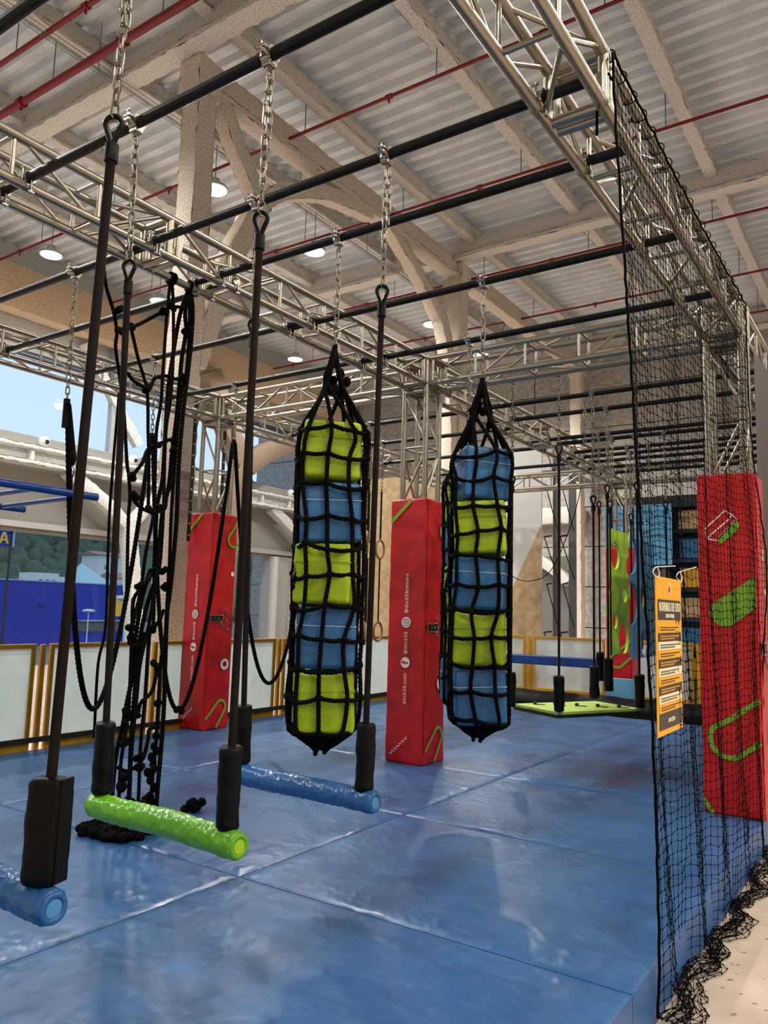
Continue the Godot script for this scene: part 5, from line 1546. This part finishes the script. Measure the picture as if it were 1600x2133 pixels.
# ------------------------------------------------------------------ far end
func hung_strap(t: Node, top: Vector3, eye: float, foot: float, pad: float, r := 0.011) -> void:
	clamp_part(t, top)
	chain_part(t, top - Vector3(0, 0.07, 0), Vector3(top.x, eye, top.z), 0.6)
	strap_loop(t, Vector3(top.x, eye, top.z), foot, r)
	if pad > 0.0: sleeve(t, Vector3(top.x, foot, top.z), pad, 0.045)

func holed_board(label: String, x: float, z0: float, z1: float, y0: float, y1: float, holes: Array, mat: Material, rail: float) -> void:
	var t := thing("holed_board", label, "climbing board", Vector3(x, 0, 0), "hanging boards with holes")
	var c := CSGCombiner3D.new(); c.name = "board"; t.add_child(c)
	var b := CSGBox3D.new(); b.name = "sheet"; c.add_child(b)
	b.size = Vector3(0.03, y1 - y0, absf(z1 - z0)); b.position = Vector3(0, (y0 + y1) / 2, (z0 + z1) / 2)
	b.material = mat
	for h in holes:
		var k := CSGCylinder3D.new(); k.name = "hole"; c.add_child(k, true)
		k.operation = CSGShape3D.OPERATION_SUBTRACTION
		k.radius = h[2]; k.height = 0.2; k.sides = 28; k.rotation.z = PI / 2
		k.position = Vector3(0, h[1], h[0]); k.material = mat
	for k in 2:
		var z: float = [z0 - 0.12 * signf(z0 - z1), z1 + 0.12 * signf(z0 - z1)][k]
		clamp_part(t, Vector3(0, PIPE_Y, [-9.28, -9.88][k]))
		chain_part(t, Vector3(0, PIPE_Y - 0.07, [-9.28, -9.88][k]), Vector3(0, y1 + 0.35, z), 0.3)
		rod(t, "strap", Vector3(0, y1 + 0.36, z), Vector3(0, y1 - 0.02, z), 0.009, M.leather, 8)

func build_far() -> void:
	rng.seed = 17
	# hanging platform on four padded straps
	var t := thing("hanging_platform", "lime green platform hanging on four straps with black sleeves", "platform", Vector3.ZERO)
	var cs := [Vector3(-2.56, 0.50, -6.45), Vector3(-2.10, 0.50, -7.30), Vector3(-2.62, 0.50, -7.58), Vector3(-3.10, 0.50, -6.74)]
	for q in [[0.0, 0.022, "deck", M.platform_green], [-0.03, 0.0, "under_frame", M.dark_green]]:
		var a := Acc.new()
		var mid: Vector3 = (cs[0] + cs[2]) * 0.5
		for i in 4:
			var p: Vector3 = cs[i]; var n: Vector3 = cs[(i + 1) % 4]
			a.flat(p + Vector3(0, q[0], 0), n + Vector3(0, q[0], 0), n + Vector3(0, q[1], 0), p + Vector3(0, q[1], 0), (p + n) * 0.5 - mid)
		a.flat(cs[0] + Vector3(0, q[1], 0), cs[1] + Vector3(0, q[1], 0), cs[2] + Vector3(0, q[1], 0), cs[3] + Vector3(0, q[1], 0), Vector3.UP)
		a.flat(cs[0] + Vector3(0, q[0], 0), cs[1] + Vector3(0, q[0], 0), cs[2] + Vector3(0, q[0], 0), cs[3] + Vector3(0, q[0], 0), Vector3.DOWN)
		part(t, q[2], a.mesh(), q[3])
	for i in 5:
		var f := 0.17 + 0.165 * i
		var p: Vector3 = cs[3].lerp(cs[1], f) + Vector3(0, 0.022, 0)
		slab(t, "knob", p + Vector3(0, 0.014, 0), Vector3(0.03, 0.028, 0.03), M.dark_green, 0.006)
		rod(t, "knob_bar", p + Vector3(0, 0.004, 0), p + Vector3(0.09, 0.004, -0.02), 0.004, M.dark_green, 6)
	hung_strap(t, Vector3(-2.55, PIPE_Y, -6.46), 2.85, 0.53, 0.30)
	hung_strap(t, Vector3(-3.0, PIPE_Y, -6.46), 2.6, 0.53, 0.30)
	hung_strap(t, Vector3(-2.10, PIPE_Y, -7.27), 2.6, 0.53, 0.30)
	hung_strap(t, Vector3(-2.52, PIPE_Y, -7.27), 2.5, 0.58, 0.30)
	chain_part(t, Vector3(-2.60, PIPE_Y - 0.08, -7.27), Vector3(-2.60, PIPE_Y - 0.48, -7.26), 0.1)
	# single padded straps behind the platform
	var k := 0
	for s in [[-2.58, -7.87, "left of the lime board"], [-2.92, -9.0, "crossing the lime board"], [-2.35, -9.28, "crossing the blue board"], [-3.05, -9.0, "left beside the lime board"], [-3.04, -10.23, "behind the lime board"], [-3.16, -11.1, "farthest back beside the far pillar"]]:
		t = thing("rope_swing", "single black padded hanging strap " + s[2], "swing", Vector3.ZERO, "single hanging straps")
		hung_strap(t, Vector3(s[0], PIPE_Y, s[1]), 2.7, 0.6 if k in [0, 3] else 0.9, 0.33 if k in [0, 3] else 0.0)
		k += 1
	holed_board("lime green hanging board with four holes", -2.97, -9.10, -9.82, 0.90, 2.39, [[-9.30, 2.08, 0.17], [-9.66, 1.62, 0.10], [-9.28, 1.30, 0.10], [-9.60, 1.08, 0.19], [-9.84, 1.98, 0.12], [-9.08, 1.7, 0.09]], M.board_lime, 0.0)
	holed_board("blue hanging board with scalloped edge", -2.70, -9.06, -10.0, 0.87, 2.27, [[-9.06, 2.06, 0.22], [-9.04, 1.50, 0.25], [-9.55, 1.62, 0.16], [-9.55, 1.05, 0.17]], M.board_blue, 0.0)
	# gymnastic rings on straps in the left bay
	k = 0
	for s in [[-5.22, -7.3, 0.75], [-5.86, -8.22, 0.15], [-5.67, -8.22, 0.2]]:
		t = thing("ring_strand", "strap with two wooden rings, " + ["nearest, edge-on", "left one facing the viewer", "right one beside the red pillar"][k], "gym rings", Vector3(s[0], 0, s[1]), "hanging wooden rings")
		clamp_part(t, Vector3(0, PIPE_Y, 0))
		chain_part(t, Vector3(0, PIPE_Y - 0.07, 0), Vector3(0, 2.85, 0), 0.5)
		rod(t, "strap", Vector3(0, 2.87, 0), Vector3(0, 2.24, 0), 0.012, M.leather, 8)
		rod(t, "strap", Vector3(0, 2.0, 0), Vector3(0, 1.19, 0), 0.010, M.leather, 8)
		for y in [2.12, 1.07]:
			var a := Acc.new(); var ring := PackedVector3Array()
			for i in 28: ring.push_back(Vector3(0.105 * cos(TAU * i / 28), y + 0.118 * sin(TAU * i / 28), 0).rotated(Vector3.UP, s[2] + 1.45))
			a.sweep(ring, 0.0155, 10, 0, 0.1, true)
			part(t, "wooden_ring", a.mesh(), M.wood_ring)
		k += 1
	# plywood climbing walls behind the back fence
	t = thing("plywood_wall", "tan plywood climbing wall behind the wooden rings", "climbing wall", Vector3(-8.55, 0, -13.15))
	for i in 2: slab(t, "panel", Vector3(-0.57 + 1.14 * i, 1.92, 0), Vector3(1.13, 4.28, 0.04), M.ply, 0.004)
	for h in [[-0.95, 1.9, "sign_yellow"], [-0.62, 2.5, "board_blue"], [-0.9, 3.2, "sign_yellow"], [-0.7, 1.3, "post_grey"]]:
		var a := Acc.new(); a.ball(Vector3(h[0], h[1], 0.04), Vector3(0.05, 0.04, 0.035), 5, 8, nz, 0.4)
		part(t, "climbing_hold", a.mesh(), M[h[2]])
	t = thing("painted_wall", "white climbing board with tan diagonal behind the blue block", "climbing wall", Vector3(-6.15, 0, -13.15))
	slab(t, "panel", Vector3(0, 2.1, 0), Vector3(1.27, 4.6, 0.04), M.board_white, 0.004)
	poly(t, "tan_triangle", PackedVector2Array([Vector2(0.63, -0.2), Vector2(0.63, 2.95), Vector2(0.02, 1.7), Vector2(-0.1, -0.2)]), M.ply, Transform3D(Basis(), Vector3(0, 0, 0.021)), 0.002)
	# grey steel uprights with their braces
	k = 0
	for x in [-5.28, -4.98]:
		t = thing("steel_upright", ["grey steel upright beside the white climbing board", "grey steel upright right of the first one"][k], "post", Vector3(x - 0.05, FLOOR_Y, -13.4), "grey steel uprights")
		slab(t, "shaft", Vector3(0, 2.3, 0), Vector3(0.11, 4.6, 0.11), M.steel_grey, 0.004)
		for i in 5:
			var y := 0.5 + 0.85 * i
			rod(t, "strut", Vector3(0.05, y, 0.06), Vector3(-0.12 + 0.05 * (i % 2), y + 0.75, 0.3), 0.010, M.rail_black, 6)
			rod(t, "strut_tip", Vector3(-0.12 + 0.05 * (i % 2), y + 0.75, 0.3), Vector3(0.02, y + 0.77, 0.3), 0.018, M.rail_black, 6)
		k += 1
	t = thing("steel_beam", "grey steel beam sloping from the uprights to the wall", "beam", Vector3(-5.25, 4.02, -13.25))
	rod(t, "tube", Vector3.ZERO, Vector3(-0.3, -0.1, -8.6), 0.09, M.steel_grey, 4)
	t = thing("sprayed_arch", "pale sprayed lintel and arch in front of the back wall", "arch", Vector3.ZERO)
	var fa := Acc.new(); foam_bar(fa, [Vector3(-15.0, 4.3, -22.2), Vector3(-8.0, 4.3, -22.2)], 0.5, 0.45, Vector3.UP)
	part(t, "lintel", fa.mesh(), M.foam)
	fa = Acc.new(); foam_bar(fa, [Vector3(-8.4, 2.3, -22.1), Vector3(-9.4, 3.0, -22.1), Vector3(-10.6, 3.25, -22.1), Vector3(-13.0, 3.2, -22.1)], 0.3, 0.3, Vector3.BACK)
	part(t, "arch", fa.mesh(), M.foam)
	# cable hanging in a bow
	t = thing("hanging_cable", "thin black cable hanging in a bow before the steel uprights", "cable")
	var ca := Acc.new(); ca.sweep(smooth([Vector3(-5.95, 2.25, -12.3), Vector3(-5.7, 1.98, -12.3), Vector3(-5.35, 1.90, -12.3), Vector3(-4.98, 2.1, -12.3), Vector3(-4.62, 2.9, -12.3), Vector3(-4.42, 3.47, -12.18)], 0.05), 0.007, 6)
	part(t, "cord", ca.mesh(), M.cord)
	# blue beam, black foam roll
	t = thing("balance_beam", "long blue padded balance beam in front of the back fence", "beam", Vector3(-4.95, 0.58, -12.4))
	part(t, "pad", soft_box(Vector3(2.2, 0.15, 0.15), 0.02, Vector3i(8, 6, 6)).mesh(), M.beam_blue)
	for x in [-0.9, 0.9]: slab(t, "leg", Vector3(x, -0.44, 0), Vector3(0.08, 0.72, 0.08), M.steel_grey, 0.004)
	t = thing("foam_roll", "black foam roll along the far end of the mats", "foam roll", Vector3(-4.0, -0.02, -11.45))
	var ra := Acc.new(); var rp := PackedVector3Array()
	for i in 40: rp.push_back(Vector3(-2.7 + 5.6 * i / 39.0, 0.008 * sin(i * 1.3), 0.01 * sin(i * 0.7)))
	ra.sweep(rp, 0.2, 16, 0, 0.1, false, nz, 0.012)
	part(t, "roll", ra.mesh(), M.leather)
	# painted play wall seen through the side net
	t = thing("play_wall", "colourful play wall with shelves seen through the side net", "play wall", Vector3(-2.6, 0, -13.4))
	slab(t, "back_board", Vector3(0, 1.5, -0.3), Vector3(3.0, 3.4, 0.05), M.board_blue, 0.004)
	for i in 6:
		var y := 0.35 + 0.48 * i
		slab(t, "shelf", Vector3(0.0, y, 0), Vector3(2.6 - 0.1 * (i % 2), 0.05, 0.5), M.dark_green if i % 2 else M.purple, 0.006)
		for j in 4: slab(t, "box", Vector3(-0.95 + 0.62 * j, y + 0.2, 0.02), Vector3(0.42, 0.33, 0.4), [M.ply, M.purple, M.fence_yellow, M.board_blue][(i + j * 2 + (1 if i > 2 else 0)) % 4] if (i + j) % 3 else M.ply, 0.02)
	slab(t, "header", Vector3(0, 3.25, 0), Vector3(3.2, 0.2, 0.6), M.rail_black, 0.01)
	t = thing("wave_board", "pale blue wave-patterned board above the far red pillar", "board", Vector3(-3.75, 2.7, -13.0))
	slab(t, "sheet", Vector3(0, 0, 0), Vector3(1.1, 1.0, 0.03), M.sea_blue, 0.003)
	for x in [-0.4, 0.4]: slab(t, "leg", Vector3(x, -1.5, -0.04), Vector3(0.06, 2.84, 0.05), M.steel_grey, 0.003)
	for i in 9:
		var w := []
		for j in 15: w.append([-0.5 + j / 14.0, -0.42 + 0.1 * i + 0.02 * sin(j * 1.2)])
		ribbon(t, "wave_line", w, 0.02, M.board_blue, Transform3D(Basis(), Vector3(0, 0, 0.016)), 0.002)
	# brown tarpaulin beyond the right column
	t = thing("tarpaulin", "dark brown tarpaulin hanging beyond the right red pillar", "tarpaulin", Vector3(-0.93, 0, 0))
	var ta := Acc.new()
	for i in 41:
		for j in 21:
			var zz := CZ - 0.2 - 5.6 * i / 40.0; var yy := FLOOR_Y + 0.02 + (3.42 - FLOOR_Y) * j / 20.0
			ta.vert(Vector3(0.02 * sin(zz * 5.0) * (1.0 - j / 24.0), yy, zz), Vector3.RIGHT)
	for i in 40:
		for j in 20:
			var o := i * 21 + j
			ta.quad(o, o + 1, o + 22, o + 21)
	renormal(ta)
	part(t, "sheet", ta.mesh(), M.tarp)
